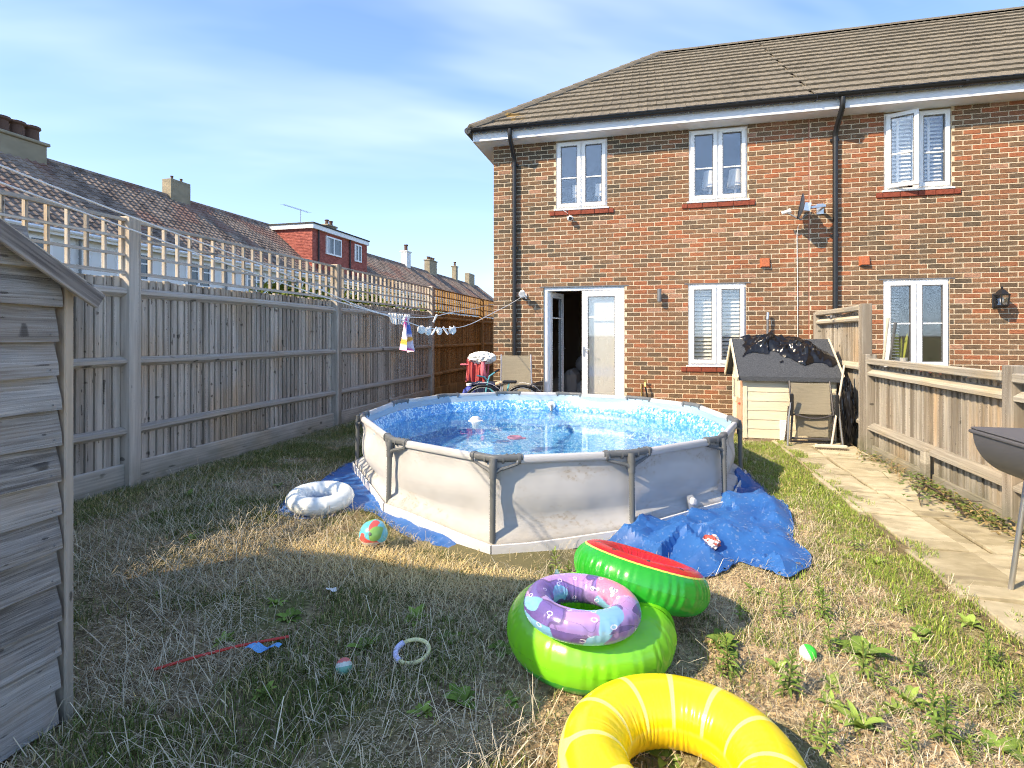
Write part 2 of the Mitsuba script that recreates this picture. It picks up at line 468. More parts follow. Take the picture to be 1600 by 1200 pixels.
lf = thing('close_board_fence', 'tall weathered grey close-board fence with square trellis along its top, left of the pool', 'fence')
posts = [-6.2, -2.9, 0.55, 3.99, 7.4, 11.15, 14.9, 18.6]
for yy in posts:
    p = MB().tm(cbox((FENCE_L - .06, yy - .06, -0.3), (FENCE_L + .065, yy + .06, 2.50 if yy < 14 else 2.47), .006))
    put('post', p, 'wood_left_upright' if yy < 12 else 'wood_far', lf)
for a, b in zip(posts[1:], posts[2:]):
    up, lev = ('wood_left_upright', 'wood_left_level') if a < 11 else ('wood_far', 'wood_far')
    a, b = a + .06, b - .06
    n = int(round((b - a) / .082))
    for k in range(n):
        yk = a + k * (b - a) / n
        put('pale', pale(FENCE_L - .045, yk, (b - a) / n, .20, 1.94, 1), up, lf)
    for z, sag in ((1.80, .012), (1.165, -.01), (0.525, .008)):
        m = MB()
        pts = [(FENCE_L + .002, a + (b - a) * t, z + sag * math.sin(PI * t) + rnd.uniform(-.004, .004)) for t in np.linspace(0, 1, 5)]
        tri = [(-.022, -.045), (.038, -.012), (.038, .02), (-.022, .045)]
        v = [(q[0] + dx, q[1], q[2] + dz) for q in pts for dx, dz in tri]
        f = [(i * 4 + k, (i + 1) * 4 + k, (i + 1) * 4 + (k + 1) % 4, i * 4 + (k + 1) % 4) for i in range(4) for k in range(4)]
        put('rail', m.add(v, f), lev, lf)
    put('gravel_board', MB().tm(cbox((FENCE_L - .03, a, -0.05), (FENCE_L + .012, b, .225), .004)), lev, lf)
    # trellis: level rails in front, upright laths behind them
    z0, z1 = 1.985, 2.465
    tr = put('trellis', MB().box((FENCE_L - .004, a, z0 - .018), (FENCE_L + .024, b, z0 + .012)).box((FENCE_L - .004, a, z1 - .016), (FENCE_L + .024, b, z1 + .014)), lev, lf)
    for z in (z0 + .158, z0 + .318):
        put('level_lath', MB().box((FENCE_L + .000, a, z - .012), (FENCE_L + .020, b, z + .012)), lev, tr)
    n = int(round((b - a) / .157))
    for k in range(n + 1):
        yk = a + .012 + k * (b - a - .024) / n
        if True:
            put('upright_lath', MB().box((FENCE_L - .038, yk - .011, z0 - .012), (FENCE_L - .004, yk + .011, z1 + .01)), up, tr)

rf = thing('boundary_fence', 'sunlit brown close-board fence beside the stone path, stepping up to a tall panel', 'fence')
for yy, z in ((9.22, 1.76), (7.36, 1.79), (7.22, 1.185), (4.62, 1.19), (2.0, 1.19), (-.6, 1.19)):
    put('post', MB().tm(cbox((FENCE_R - .05, yy - .055, -0.2), (FENCE_R + .06, yy + .055, z), .006)), 'wood_right_upright', rf)
for a, b, top, rails in ((7.42, 9.16, 1.70, (1.62, 1.02, .36)), (4.68, 7.16, 1.06, (.97, .335)), (2.06, 4.56, 1.06, (.97, .335)), (-.54, 1.94, 1.06, (.97, .335))):
    n = int(round((b - a) / .092))
    for k in range(n):
        put('pale', pale(FENCE_R + .045, a + k * (b - a) / n, (b - a) / n, .10, top, -1), 'wood_right_upright', rf) if b > 2.6 else None
    for z in rails:
        m = MB()
        tri = [(.03, -.045), (-.04, -.03), (-.045, .0), (.03, .05)]
        v = [(FENCE_R + dx, yy, z + dz) for yy in np.linspace(a, b, 4) for dx, dz in tri]
        f = [(i * 4 + k, i * 4 + (k + 1) % 4, (i + 1) * 4 + (k + 1) % 4, (i + 1) * 4 + k) for i in range(3) for k in range(4)]
        put('rail', m.add(v, f), 'wood_right_level', rf)
    put('capping', MB().tm(cbox((FENCE_R - .055, a, top + .01), (FENCE_R + .055, b, top + .075), .008)), 'wood_right_level', rf)
    put('gravel_board', MB().tm(cbox((FENCE_R + .0, a, -0.05), (FENCE_R + .03, b, .12), .004)), 'wood_right_level', rf)
put('stump', MB().tm(cbox((FENCE_R - .075, 5.74, 0), (FENCE_R - .02, 5.83, .36), .01)), 'wood_right_level', rf)
knob = MB().lathe([(0, .03), (.028, .028), (.035, .012), (.02, 0), (.02, -.03)], (FENCE_R - .07, 8.3, 1.66), 14, (-1, 0, 0))
put('knob', knob, 'grey_metal', rf, smooth=True)

# ---------------------------------------------------------------- the brick houses
WY = HOUSE_Y - .006
JOINT = 2.45
SOFFIT = 4.79


def px_of(p):
    c, s = math.cos(YAW), math.sin(YAW)
    z = -p[0] * s + p[1] * c
    return 800 + 843 * (p[0] * c + p[1] * s) / z, 525 - 843 * (p[2] - 1.4) / z, z


def lay_bricks(house, x0, x1, holes, low):
    todo = []
    for ci in range(64):
        z0, z1 = ci * .075 + .005, min(ci * .075 + .07, SOFFIT - .003)
        blocked = sorted((h[0], h[1]) for h in holes if h[2] < z1 and h[3] > z0)
        spans, a = [], x0
        for p, q in blocked:
            spans.append((a, p))
            a = q
        spans.append((a, x1))
        off = 0.5 * (ci % 2)
        for p, q in spans:
            for i in range(int(math.floor(p / .225 + off)), int(math.floor(q / .225 + off)) + 1):
                a, b = max(p, (i - off) * .225 + .005), min(q, (i - off + 1) * .225 - .005)
                if b - a > .03:
                    todo.append((a, b, z0, z1))
    seen = []
    for k, (a, b, z0, z1) in enumerate(todo):
        u, v, d = px_of(((a + b) / 2, WY, (z0 + z1) / 2))
        if 0 < u < 1600 and z0 > low:
            seen.append(((b - a) / d ** 2, k))
    best = {k for _, k in sorted(seen, reverse=True)[:300]}
    rest = MB()
    for k, (a, b, z0, z1) in enumerate(todo):
        y0 = WY + rnd.uniform(-.002, .002)
        e = .0035
        v = [(a, HOUSE_Y + .002, z0), (b, HOUSE_Y + .002, z0), (b, HOUSE_Y + .002, z1), (a, HOUSE_Y + .002, z1), (a + e, y0, z0 + e), (b - e, y0, z0 + e), (b - e, y0, z1 - e), (a + e, y0, z1 - e)]
        f = [(4, 5, 6, 7), (0, 1, 5, 4), (1, 2, 6, 5), (2, 3, 7, 6), (3, 0, 4, 7)]
        if k in best:
            put('brick', MB().add(v, f), 'brick', house + '__wall')
        else:
            rest.add(v, f)
    put('brickwork', rest, 'brick', house + '__wall', kind='stuff')


def room(house, x0, x1, z0, z1, depth, m='room_paint'):
    y0, y1 = HOUSE_Y + .12, HOUSE_Y + depth
    r = MB()
    for q in ([(x0, y1, z0), (x1, y1, z0), (x1, y1, z1), (x0, y1, z1)], [(x0, y0, z0), (x0, y1, z0), (x0, y1, z1), (x0, y0, z1)], [(x1, y1, z0), (x1, y0, z0), (x1, y0, z1), (x1, y1, z1)],
              [(x0, y0, z0), (x1, y0, z0), (x1, y1, z0), (x0, y1, z0)], [(x0, y1, z1), (x1, y1, z1), (x1, y0, z1), (x0, y0, z1)]):
        r.add(q, [(0, 1, 2, 3)])
    put('room', r, m, house)


def casement(win, x0, x1, z0, z1, y, hinge=0.0, bar=None, handle=True):
    """one sash with pane, glazing bar; hinge > 0: swung outward about its left edge by that angle"""
    R = euler(0, 0, -hinge)
    t = np.array([x0, y, 0])

    def tr(m):
        m = m.mesh() if isinstance(m, MB) else m
        return trimesh.Trimesh((m.vertices - t) @ R.T + t, m.faces, process=False)
    w = .058
    put('casement', tr(ring_frame(x0, x1, z0, z1, w, y - .03, y + .03)), 'upvc', win)
    seal = ring_frame(x0 + w, x1 - w, z0 + w, z1 - w, .011, y - .024, y + .0, b=.001)
    put('seal', tr(seal), 'rubber_seal', win)
    put('pane', tr(MB().add([(x0 + w, y, z0 + w), (x1 - w, y, z0 + w), (x1 - w, y, z1 - w), (x0 + w, y, z1 - w)], [(0, 1, 2, 3)])), 'pane_glass', win)
    if bar:
        zb = z0 + (z1 - z0) * bar
        put('glazing_bar', tr(cbox((x0 + w + .007, y - .016, zb - .011), (x1 - w - .007, y - .003, zb + .011), .003)), 'upvc', win)
    if handle:
        zb = z0 + (z1 - z0) * .3


def window(house, x0, x1, z0, z1, bar=.45, open_left=0.0, sill=True):
    y = HOUSE_Y + .05
    win = put('window', ring_frame(x0 + .004, x1 - .004, z0, z1 - .004, .035, y - .03, y + .05), 'upvc', house, smooth=False)
    m = (x0 + x1) / 2
    put('mullion', MB().box((m - .022, y - .028, z0 + .035), (m + .022, y + .048, z1 - .039)), 'upvc', win)
    casement(win, x0 + .032, m - .012, z0 + .03, z1 - .034, y - .045, open_left, bar)
    casement(win, m + .012, x1 - .032, z0 + .03, z1 - .034, y - .045, 0, bar)
    put('sill', cbox((x0 - .03, HOUSE_Y - .04, z0 - .028), (x1 + .03, y - .032, z0 - .002), .005), 'upvc', win)
    n = 4
    a, b = x0 - .11, x1 + .11
    for k in range(n + 2):
        e = [a, x0 - .02, *[x0 - .02 + (x1 - x0 + .04) * q / n for q in range(1, n)], x1 + .02, b]
        put('sill_brick', cbox((e[k] + .004, HOUSE_Y - .03, z0 - .108), (e[k + 1] - .004, HOUSE_Y + .01, z0 - .034), .004), 'red_sill_brick', win)
    return win


def slats(parent, x0, x1, z0, z1, y, n, w, ang, m='blind_white', framew=.0):
    for k in range(n):
        z = z0 + (z1 - z0) * (k + .5) / n
        dy, dz = w / 2 * math.cos(ang), w / 2 * math.sin(ang)
        put('slat', MB().beam((x0, y, z), (x1, y, z), w, .008, up=(0, math.sin(ang), math.cos(ang))), m, parent)


mat('brick_side', proc(lambda p, n, uv: brick_fn(p, n, uv)), 0.9, spec=0.2)
HOLES = {0: [(-1.765, -.37, .0, 2.25), (-1.544, -.658, 3.60, SOFFIT), (.66, 1.558, 3.60, SOFFIT), (.65, 1.539, .90, 2.25)],
         1: [(3.478, 4.358, 3.60, SOFFIT), (3.469, 4.333, .90, 2.25)]}
h0 = thing('terraced_house', 'brick house with open white patio doors and a hipped roof corner at the left', 'house')
h1 = thing('terraced_house', 'brick house at the right edge with an open upper casement and a black wall lantern', 'house')
for hs, x0, x1, holes, low in ((h0, -2.67, JOINT - .006, HOLES[0], .42), (h1, JOINT + .006, 8.6, HOLES[1], .9)):
    sh = wall_sheet(x0, x1, 0, SOFFIT + .15, [h if h[3] < SOFFIT else (*h[:3], SOFFIT) for h in holes], .13, lambda u, z, d: (u, HOUSE_Y + d, z))
    put('wall', sh, 'mortar', hs)
    lay_bricks(hs, x0 + (0 if hs == h0 else .004), x1, holes, low)
put('movement_joint', MB().box((JOINT - .006, WY + .003, 0), (JOINT + .006, WY + .02, SOFFIT)), 'lead_joint', h0)
# gable side, back walls
put('side_wall', MB().add([(-2.67, 9.3, 0), (-2.67, 17.3, 0), (-2.67, 17.3, 4.9), (-2.67, 9.3, 4.9)], [(0, 1, 2, 3)]).add([(-2.67, 17.3, 0), (JOINT, 17.3, 0), (JOINT, 17.3, 4.9), (-2.67, 17.3, 4.9)], [(0, 1, 2, 3)]), 'brick_side', h0)
put('side_wall', MB().add([(8.6, 9.3, 0), (8.6, 17.3, 0), (8.6, 17.3, 4.9), (8.6, 9.3, 4.9)], [(3, 2, 1, 0)]).add([(JOINT, 17.3, 0), (8.6, 17.3, 0), (8.6, 17.3, 4.9), (JOINT, 17.3, 4.9)], [(0, 1, 2, 3)]), 'brick_side', h1)

# roof: eaves at y 8.94, ridge at y 13.3
EY, EZ, RY, RZ = 8.94, 4.99, 13.3, 8.10
SL = math.hypot(RY - EY, RZ - EZ)
SV = np.array([0, RY - EY, RZ - EZ]) / SL
NV = np.array([0, -SV[2], SV[1]])
HX0, HX1 = -2.97, .306


def hip_x(d):
    return HX0 + (HX1 - HX0) * d / SL


def on_roof(x, d, h=0.0):
    return np.array([x, EY, EZ]) + SV * d + NV * h


for hs, x0, x1 in ((h0, HX0, JOINT), (h1, JOINT, 8.6)):
    if hs == h0:
        rv = [on_roof(HX0, 0, -.02), on_roof(x1, 0, -.02), on_roof(x1, SL, -.02), on_roof(HX1, SL, -.02)]
        back = [(HX0, 17.66, EZ), (x1, 17.66, EZ), (x1, RY, RZ), (HX1, RY, RZ)]
        rm = MB().add(rv, [(0, 1, 2, 3)]).add(back, [(3, 2, 1, 0)]).add([(HX0, EY, EZ), (HX1, RY, RZ), (HX0, 17.66, EZ)], [(0, 1, 2)])
    else:
        rm = MB().add([on_roof(x0, 0, -.02), on_roof(x1, 0, -.02), on_roof(x1, SL, -.02), on_roof(x0, SL, -.02)], [(0, 1, 2, 3)]).add([(x0, 17.66, EZ), (x1, 17.66, EZ), (x1, RY, RZ), (x0, RY, RZ)], [(3, 2, 1, 0)])
    roof = put('roof', rm, 'roof_tile', hs)
    nc = 16
    gauge = SL / nc
    todo = []
    for i in range(nc):
        off = .15 * (i % 2)
        for j in range(-12, 30):
            a, b = j * .3 + off + .003, j * .3 + off + .297
            d0 = i * gauge
            left = max(x0, hip_x(d0 + gauge * .5)) if hs == h0 else x0
            a, b = max(a, left), min(b, x1)
            if b - a > .05:
                todo.append((a, b, d0))
    order = sorted(range(len(todo)), key=lambda k: (px_of(on_roof((todo[k][0] + todo[k][1]) / 2, todo[k][2]))[2] if -10 < px_of(on_roof(todo[k][0], todo[k][2]))[0] < 1600 else 1e3))
    best, rest = set(order[:300]), MB()
    for k, (a, b, d0) in enumerate(todo):
        j = rnd.uniform(-.004, .004)
        w = b - a
        prof = [(0, .030), (.28, .026), (.5, .032), (.72, .026), (1, .030)]
        v, f = [], []
        for s, h in prof:
            x = a + s * w
            v += [on_roof(x, d0 + j, h - .024 + .004), on_roof(x, d0 + j, h + .012 + j), on_roof(x, d0 + gauge + .02, h - .021)]
        for q in range(4):
            f += [(q * 3, (q + 1) * 3, (q + 1) * 3 + 1, q * 3 + 1), (q * 3 + 1, (q + 1) * 3 + 1, (q + 1) * 3 + 2, q * 3 + 2)]
        f += [(0, 1, 2, 2), (12, 14, 13, 13)]
        if k in best:
            put('tile', MB().add(v, f), 'roof_tile', roof)
        else:
            rest.add(v, f)
    if rest.n:
        put('tiling', rest, 'roof_tile', roof, kind='stuff')
    if hs == h0:
        P0, P1 = np.array([HX0 - .02, EY - .02, EZ + .05]), np.array([HX1, RY, RZ + .05])
        n = 15
        for k in range(n):
            a, b = P0 + (P1 - P0) * k / n, P0 + (P1 - P0) * (k + 1.06) / n
            up = norm(np.array([-.3, -.3, 1]))
            m = MB()
            d = norm(b - a)
            s = norm(np.cross(d, (0, 0, 1)))
            u = np.cross(s, d)
            cr = [(-.125, -.055), (-.07, .0), (0, .03), (.07, .0), (.125, -.055)]
            v = [p + s * x + u * (z + .012 * (1 - t)) for t, p in ((0, a), (1, b)) for x, z in cr]
            v += [p + s * x + u * (z - .03) for p in (a, b) for x, z in cr]
            f = [(q, q + 1, q + 6, q + 5) for q in range(4)] + [(q + 10, q + 11, q + 1, q) for q in range(4)] + [(q + 5, q + 6, q + 16, q + 15) for q in range(4)] + [(0, 5, 15, 10), (4, 14, 19, 9)]
            put('hip_tile', m.add(v, f), 'roof_tile', roof)
    xs = HX1 if hs == h0 else JOINT
    n = int((x1 - xs) / .42)
    for k in range(n):
        a, b = xs + (x1 - xs) * k / n, xs + (x1 - xs) * (k + 1) / n - .008
        cr = [(-.13, -.06), (-.07, .01), (0, .04), (.07, .01), (.13, -.06)]
        v = [(x, RY + p, RZ + .03 + q) for x in (a, b) for p, q in cr]
        f = [(q, q + 1, q + 6, q + 5)[::-1] for q in range(4)] + [(0, 1, 2, 2), (0, 2, 3, 4), (5, 9, 8, 7), (5, 7, 6, 6)]
        put('ridge_tile', MB().add(v, f), 'roof_tile', roof)
    # eaves: fascia, soffit, gutter with brackets
    put('fascia', cbox((x0 + (.01 if hs == h0 else 0), 8.985, SOFFIT), (x1, 9.005, SOFFIT + .17), .003), 'upvc_fascia', hs)
    put('soffit', MB().box((x0 + .03 if hs == h0 else x0, 9.006, SOFFIT), (x1, HOUSE_Y + .01, SOFFIT + .012)), 'upvc_fascia', hs)
    gm = MB()
    ang = np.linspace(PI, 2 * PI, 9)
    gx0 = x0 - .04 if hs == h0 else x0
    for r, flip in ((.062, False), (.056, True)):
        v = [(x, 8.918 + r * math.cos(t), 4.985 + r * math.sin(t)) for x in (gx0, x1) for t in ang]
        f = [(q, q + 1, q + 10, q + 9) for q in range(8)]
        gm.add(v, f if not flip else [x[::-1] for x in f])
    gm.box((gx0 - .006, 8.852, 4.922), (gx0, 8.984, 4.988)).box((gx0, 8.848, 4.978), (x1, 8.862, 4.990))
    gut = put('gutter', gm, 'black_plastic', hs, smooth=40)
    for xx in np.arange(gx0 + .25, x1, .82):
        b = MB()
        v = [(x, 8.918 + .069 * math.cos(t), 4.985 + .069 * math.sin(t)) for x in (xx - .02, xx + .02) for t in ang]
        b.add(v, [(q, q + 1, q + 10, q + 9) for q in range(8)])
        put('bracket', b, 'black_plastic', gut)
# the hip end's eaves, round the corner
put('side_eaves', MB().box((HX0 + .01, 9.006, SOFFIT), (HX0 + .03, 17.6, SOFFIT + .17)).box((HX0 + .031, HOUSE_Y + .011, SOFFIT), (-2.672, 17.6, SOFFIT + .012)), 'upvc_fascia', h0)
sg_ = MB().tube([(HX0 - .045, 8.86, 4.95), (HX0 - .045, 17.6, 4.95)], .058, 10)
put('side_gutter', sg_, 'black_plastic', h0, smooth=40)
for hs, xp in ((h0, -2.273), (h1, 2.80)):
    neck = [(xp, 8.918, 4.93), (xp, 8.918, 4.84), (xp, 8.95, 4.76), (xp, 9.15, 4.60), (xp, 9.235, 4.52), (xp, 9.24, 4.40)]
    dp = put('downpipe', MB().tube(neck + [(xp, 9.24, 3.0), (xp, 9.24, .12)], .038, 14), 'black_plastic', hs, smooth=50)
    for z in (4.42, 2.95, 1.5):
        put('clip', MB().lathe([(.034, -.03), (.041, -.03), (.041, .03), (.034, .03)], (xp, 9.24, z), 14).box((xp - .06, 9.262, z - .02), (xp + .06, 9.292, z + .02)), 'black_plastic', dp)

# windows
w1 = window(h0, -1.544, -.658, 3.60, 4.775)
w2 = window(h0, .66, 1.558, 3.60, 4.775)
w3 = window(h0, .65, 1.539, .925, 2.25, bar=None)
w4 = window(h1, 3.478, 4.358, 3.60, 4.775, open_left=0.42)
w5 = window(h1, 3.469, 4.333, .925, 2.25, bar=.5)
room(h0, -2.4, .1, 2.7, 4.8, 3.0, 'room_paint')
room(h0, .3, 2.3, 2.7, 4.8, 3.0, 'room_paint')
room(h0, .3, 2.3, .1, 2.4, 2.5, 'room_paint')
room(h0, -2.5, .1, .1, 2.4, 3.6, 'room_dark')
room(h1, 2.7, 5.2, 2.7, 4.8, 3.0, 'room_paint')
room(h1, 2.7, 5.2, .1, 2.4, 3.0, 'room_dark')
# plantation shutters behind the lower window
for a, b in ((.70, 1.085), (1.10, 1.49)):
    s = put('shutter', ring_frame(a, b, .97, 2.21, .03, HOUSE_Y + .14, HOUSE_Y + .165), 'blind_white', h0)
    slats(s, a + .03, b - .03, 1.0, 2.18, HOUSE_Y + .152, 19, .060, -.85)
for a, b in ((3.53, 3.9), (3.94, 4.3)):
    s = put('blind', MB().box((a, HOUSE_Y + .15, 4.70), (b, HOUSE_Y + .19, 4.74)).box((a + .17, HOUSE_Y + .14, 3.66), (a + .2, HOUSE_Y + .15, 4.7)), 'blind_white', h1)
    slats(s, a, b, 3.68, 4.68, HOUSE_Y + .175, 17, .05, -.75)
s = put('blind', MB().box((3.56, HOUSE_Y + .2, 2.15), (3.80, HOUSE_Y + .235, 2.19)), 'blind_white', h1)
slats(s, 3.6, 3.76, 1.0, 2.12, HOUSE_Y + .22, 24, .04, -.2)
for k, (xa, za) in enumerate(((1.02, 4.02), (1.42, 4.02))):
    t = thing('table_lamp', f'white shaded lamp behind the {("left", "right")[k]} pane of the middle upper window', 'lamp')
    put('shade', MB().lathe([(.13, -.14), (.095, .14), (.09, .14), (.125, -.14)], (xa, HOUSE_Y + .32, za), 20), 'blind_white', t, smooth=40)
    put('base', MB().lathe([(0, -.30), (.07, -.30), (.03, -.26), (.02, 0), (0, 0)], (xa, HOUSE_Y + .32, za - .12), 14), 'white_plastic', t, smooth=40)
put('inner_sill', MB().box((.62, HOUSE_Y + .13, 3.575), (1.6, HOUSE_Y + .5, 3.6)), 'upvc', h0)
put('inner_sill', MB().box((-1.6, HOUSE_Y + .13, 3.575), (-.6, HOUSE_Y + .4, 3.6)), 'upvc', h0)
put('inner_sill', MB().box((3.44, HOUSE_Y + .13, .9), (4.36, HOUSE_Y + .4, .925)), 'upvc', h1)
for k, xa in enumerate((-1.22, -.82)):
    t = put('picture_frame', cbox((xa - .06, HOUSE_Y + .2, 3.84), (xa + .07, HOUSE_Y + .22, 4.06), .004), 'blind_white', label=f'small white board standing behind the {("left", "right")[k]} pane of the leftmost upper window', cat='picture frame')
    put('stand', MB().box((xa - .02, HOUSE_Y + .221, 3.6), (xa + .02, HOUSE_Y + .25, 3.95)), 'blind_white', t)
# lintels
for hs, a, b in ((h0, -1.83, -.31), (h0, .59, 1.60), (h1, 3.41, 4.39)):
    put('lintel', MB().box((a, HOUSE_Y - .012, 2.247), (b, HOUSE_Y + .06, 2.262)), 'grey_metal', hs)

# patio doors: frame, fixed right leaf, left leaf swung into the room
DY = HOUSE_Y + .07
door = put('door_frame', ring_frame(-1.755, -.375, .05, 2.245, .06, DY - .045, DY + .05), 'upvc', h0)


def leaf(x0, x1, y, ang):
    R, t = euler(0, 0, ang), np.array([x0, y, 0])

    def tr(m):
        m = m.mesh() if isinstance(m, MB) else m
        return trimesh.Trimesh((m.vertices - t) @ R.T + t, m.faces, process=False)
    w, z0, z1 = .10, .115, 2.18
    put('leaf', tr(ring_frame(x0, x1, z0, z1, w, y - .035, y + .03)), 'upvc', door)
    put('seal', tr(ring_frame(x0 + w, x1 - w, z0 + w, z1 - w, .008, y - .03, y, b=.001)), 'rubber_seal', door)
    put('pane', tr(MB().add([(x0 + w, y, z0 + w), (x1 - w, y, z0 + w), (x1 - w, y, z1 - w), (x0 + w, y, z1 - w)], [(0, 1, 2, 3)])), 'pane_glass', door)
    put('glazing_bar', tr(cbox((x0 + w + .008, y - .018, 1.71), (x1 - w - .008, y - .004, 1.735), .003)), 'upvc', door)
    return tr


leaf(-1.095, -.435, DY, 0)
tr = leaf(-1.69, -1.10, DY + .02, 1.30)
put('handle', MB().box((-1.075, DY - .05, 1.05), (-1.045, DY - .035, 1.22)).tube([(-1.06, DY - .04, 1.17), (-1.06, DY - .09, 1.17), (-1.055, DY - .095, 1.17), (-.95, DY - .095, 1.165)], .011, 8), 'steel', door)
put('handle', tr(MB().tube([(-1.15, DY - .03, 1.17), (-1.15, DY - .07, 1.17), (-1.25, DY - .075, 1.17)], .011, 8)), 'steel', door)
s = put('door_blind', MB().box((-1.0, DY + .06, 2.05), (-.53, DY + .085, 2.10)), 'blind_white', h0)
slats(s, -.985, -.545, .25, 2.05, DY + .072, 52, .04, 1.15)
sofa = thing('sofa', 'grey upholstered sofa just inside the open patio doors', 'sofa')
put('seat', cbox((-1.35, 10.6, .14), (-.35, 11.6, .50), .06), 'sofa_fabric', sofa, smooth=30)
put('arm', cbox((-1.62, 10.55, .14), (-1.36, 11.6, .72), .09), 'sofa_fabric', sofa, smooth=30)
put('back', cbox((-1.36, 11.3, .5), (-.35, 11.62, 1.0), .1), 'sofa_fabric', sofa, smooth=30)
put('cushion', blob((-1.2, 11.15, .82), (.24, .16, .2)), 'sofa_fabric', sofa, smooth=True)

# ---------------------------------------------------------------- the terrace beyond the left fence
def terr_tile(p, n, uv):
    a = fbm(p.y * 3, p.z * 3, 1.0, 3)
    c = mix((0.125, 0.10, 0.085), (0.33, 0.265, 0.215), dr.clip(a * 1.3 - .1 + (cell_rand(dr.floor(p.y / .3), dr.floor(p.z / .22), 1) - .5) * .5, 0, 1))
    return mix(c, mi.Color3f(.26, .13, .10), smoothstep(.6, .8, noise(p.y * .9, p.z * 1.6, 4.0)) * .5)


mat('terrace_tile', proc(terr_tile), 0.9, spec=0.2)
mat('render_white', proc(lambda p, n, uv: mix((.70, .71, .71), (.82, .83, .82), fbm(p.y * .8, p.z * .8, p.x, 3))), 0.9, spec=0.2)
mat('stack_render', proc(lambda p, n, uv: mix((.20, .18, .13), (.40, .35, .25), fbm(p.y * 2, p.z * 3, p.x * 2, 4))), 0.9, spec=0.2)
mat('pot_clay', (0.12, 0.07, 0.05), 0.9)
mat('hung_tile', proc(lambda p, n, uv: mix((.27, .08, .065), (.42, .14, .11), cell_rand(dr.floor((p.y + p.x) / .165 + .5 * dr.floor(p.z / .1)), dr.floor(p.z / .1), 3))), 0.85, spec=0.2)
mat('felt_edge', (0.05, 0.05, 0.05), 0.8)
mat('dark_pane', (0.05, 0.065, 0.08), 0.08, spec=0.8)
mat('pale_curtain', (0.5, 0.52, 0.55), 0.8)
TX, TRX, TEZ, TRZ = -21.0, -24.7, 5.55, 8.80
bounds = [1.7, 9.05, 16.4, 23.75, 31.1, 38.4, 45.5, 52.6, 59.6, 67.0, 74.0, 80.5]
desc = ['nearest house of the pale terrace beyond the fence, mostly hidden by the grey shed', 'pale terraced house beyond the fence under the big chimney with three clay pots',
        'pale terraced house just before the slim square chimney with two small pots', 'pale terraced house right after the slim square chimney, before the red dormer',
        'terraced house with a flat-roofed red tile-hung dormer', 'terraced house right behind the red tile-hung dormer', 'far terraced house just before the tall cream chimney',
        'far terraced house between the cream chimney and the squat dark chimney', 'far terraced house after the squat dark chimney', 'far terraced house with a thin pointed chimney', 'last house of the terrace, its roof hipped at the end']


def ter_window(house, y0, y1, z0, z1, X=TX, open_top=False, front=1):
    w = put('window', (MB().box((X - .02, y0, z0), (X + .06, y0 + .09, z1)).box((X - .02, y1 - .09, z0), (X + .06, y1, z1)).box((X - .02, y0 + .09, z0), (X + .06, y1 - .09, z0 + .09))
             .box((X - .02, y0 + .09, z1 - .09), (X + .06, y1 - .09, z1)).box((X - .02, (y0 + y1) / 2 - .05, z0 + .09), (X + .055, (y0 + y1) / 2 + .05, z1 - .09))), 'upvc', house)
    put('pane', MB().box((X - .04, y0 + .09, z0 + .09), (X + .01, y1 - .09, z1 - .09)), 'dark_pane', w)
    zt = z0 + (z1 - z0) * .62
    put('transom', MB().box((X - .0, y0 + .09, zt - .03), (X + .057, y1 - .09, zt + .03)), 'upvc', w)
    put('sill', MB().box((X, y0 - .06, z0 - .09), (X + .1, y1 + .06, z0 - .003)), 'upvc', w)
    return w


def ter_roof(y0, y1, hip=False):
    """corrugated interlocking tiles as real relief, courses stepping"""
    L = math.hypot(TX - .35 - TRX, TRZ - TEZ + .3)
    x_e, z_e = TX + .35, TEZ - .3
    sv = np.array([TRX - x_e, 0, TRZ - z_e])
    sv /= np.linalg.norm(sv)
    nv = np.array([sv[2], 0, -sv[0]])
    L = np.linalg.norm([TRX - x_e, TRZ - z_e])
    nc = 18
    near = y0 < 40
    per = 6 if near else 4
    ncol = max(1, int((y1 - y0) / .3))
    ys = np.linspace(y0, y1, ncol * per + 1)
    ph = np.arange(len(ys)) % per / per
    prof = .06 * (.5 + .5 * np.cos(2 * PI * ph)) ** 1.6
    v, f = [], []
    n = len(ys)
    for i in range(nc):
        d0, d1 = L * i / nc, L * (i + 1) / nc + .03
        jit = rnd.uniform(-.006, .006)
        for d, h in ((d0, .0), (d0, .05 + jit), (d1, .012)):
            base = np.array([x_e, 0, z_e]) + sv * d + nv * h
            hh = prof * (1 if h > 0 else 0)
            yy = ys.copy()
            if hip:
                yy = np.minimum(yy, y1 - 3.2 * d / L)
            v.append(np.stack([base[0] + nv[0] * hh, yy, base[2] + nv[2] * hh], -1))
        b = i * 3 * n
        k = np.arange(n - 1)
        for r in (0, 1):
            f.append(np.stack([b + r * n + k, b + r * n + k + 1, b + (r + 1) * n + k + 1, b + (r + 1) * n + k], -1))
    return MB().add(np.vstack(v), np.vstack(f))


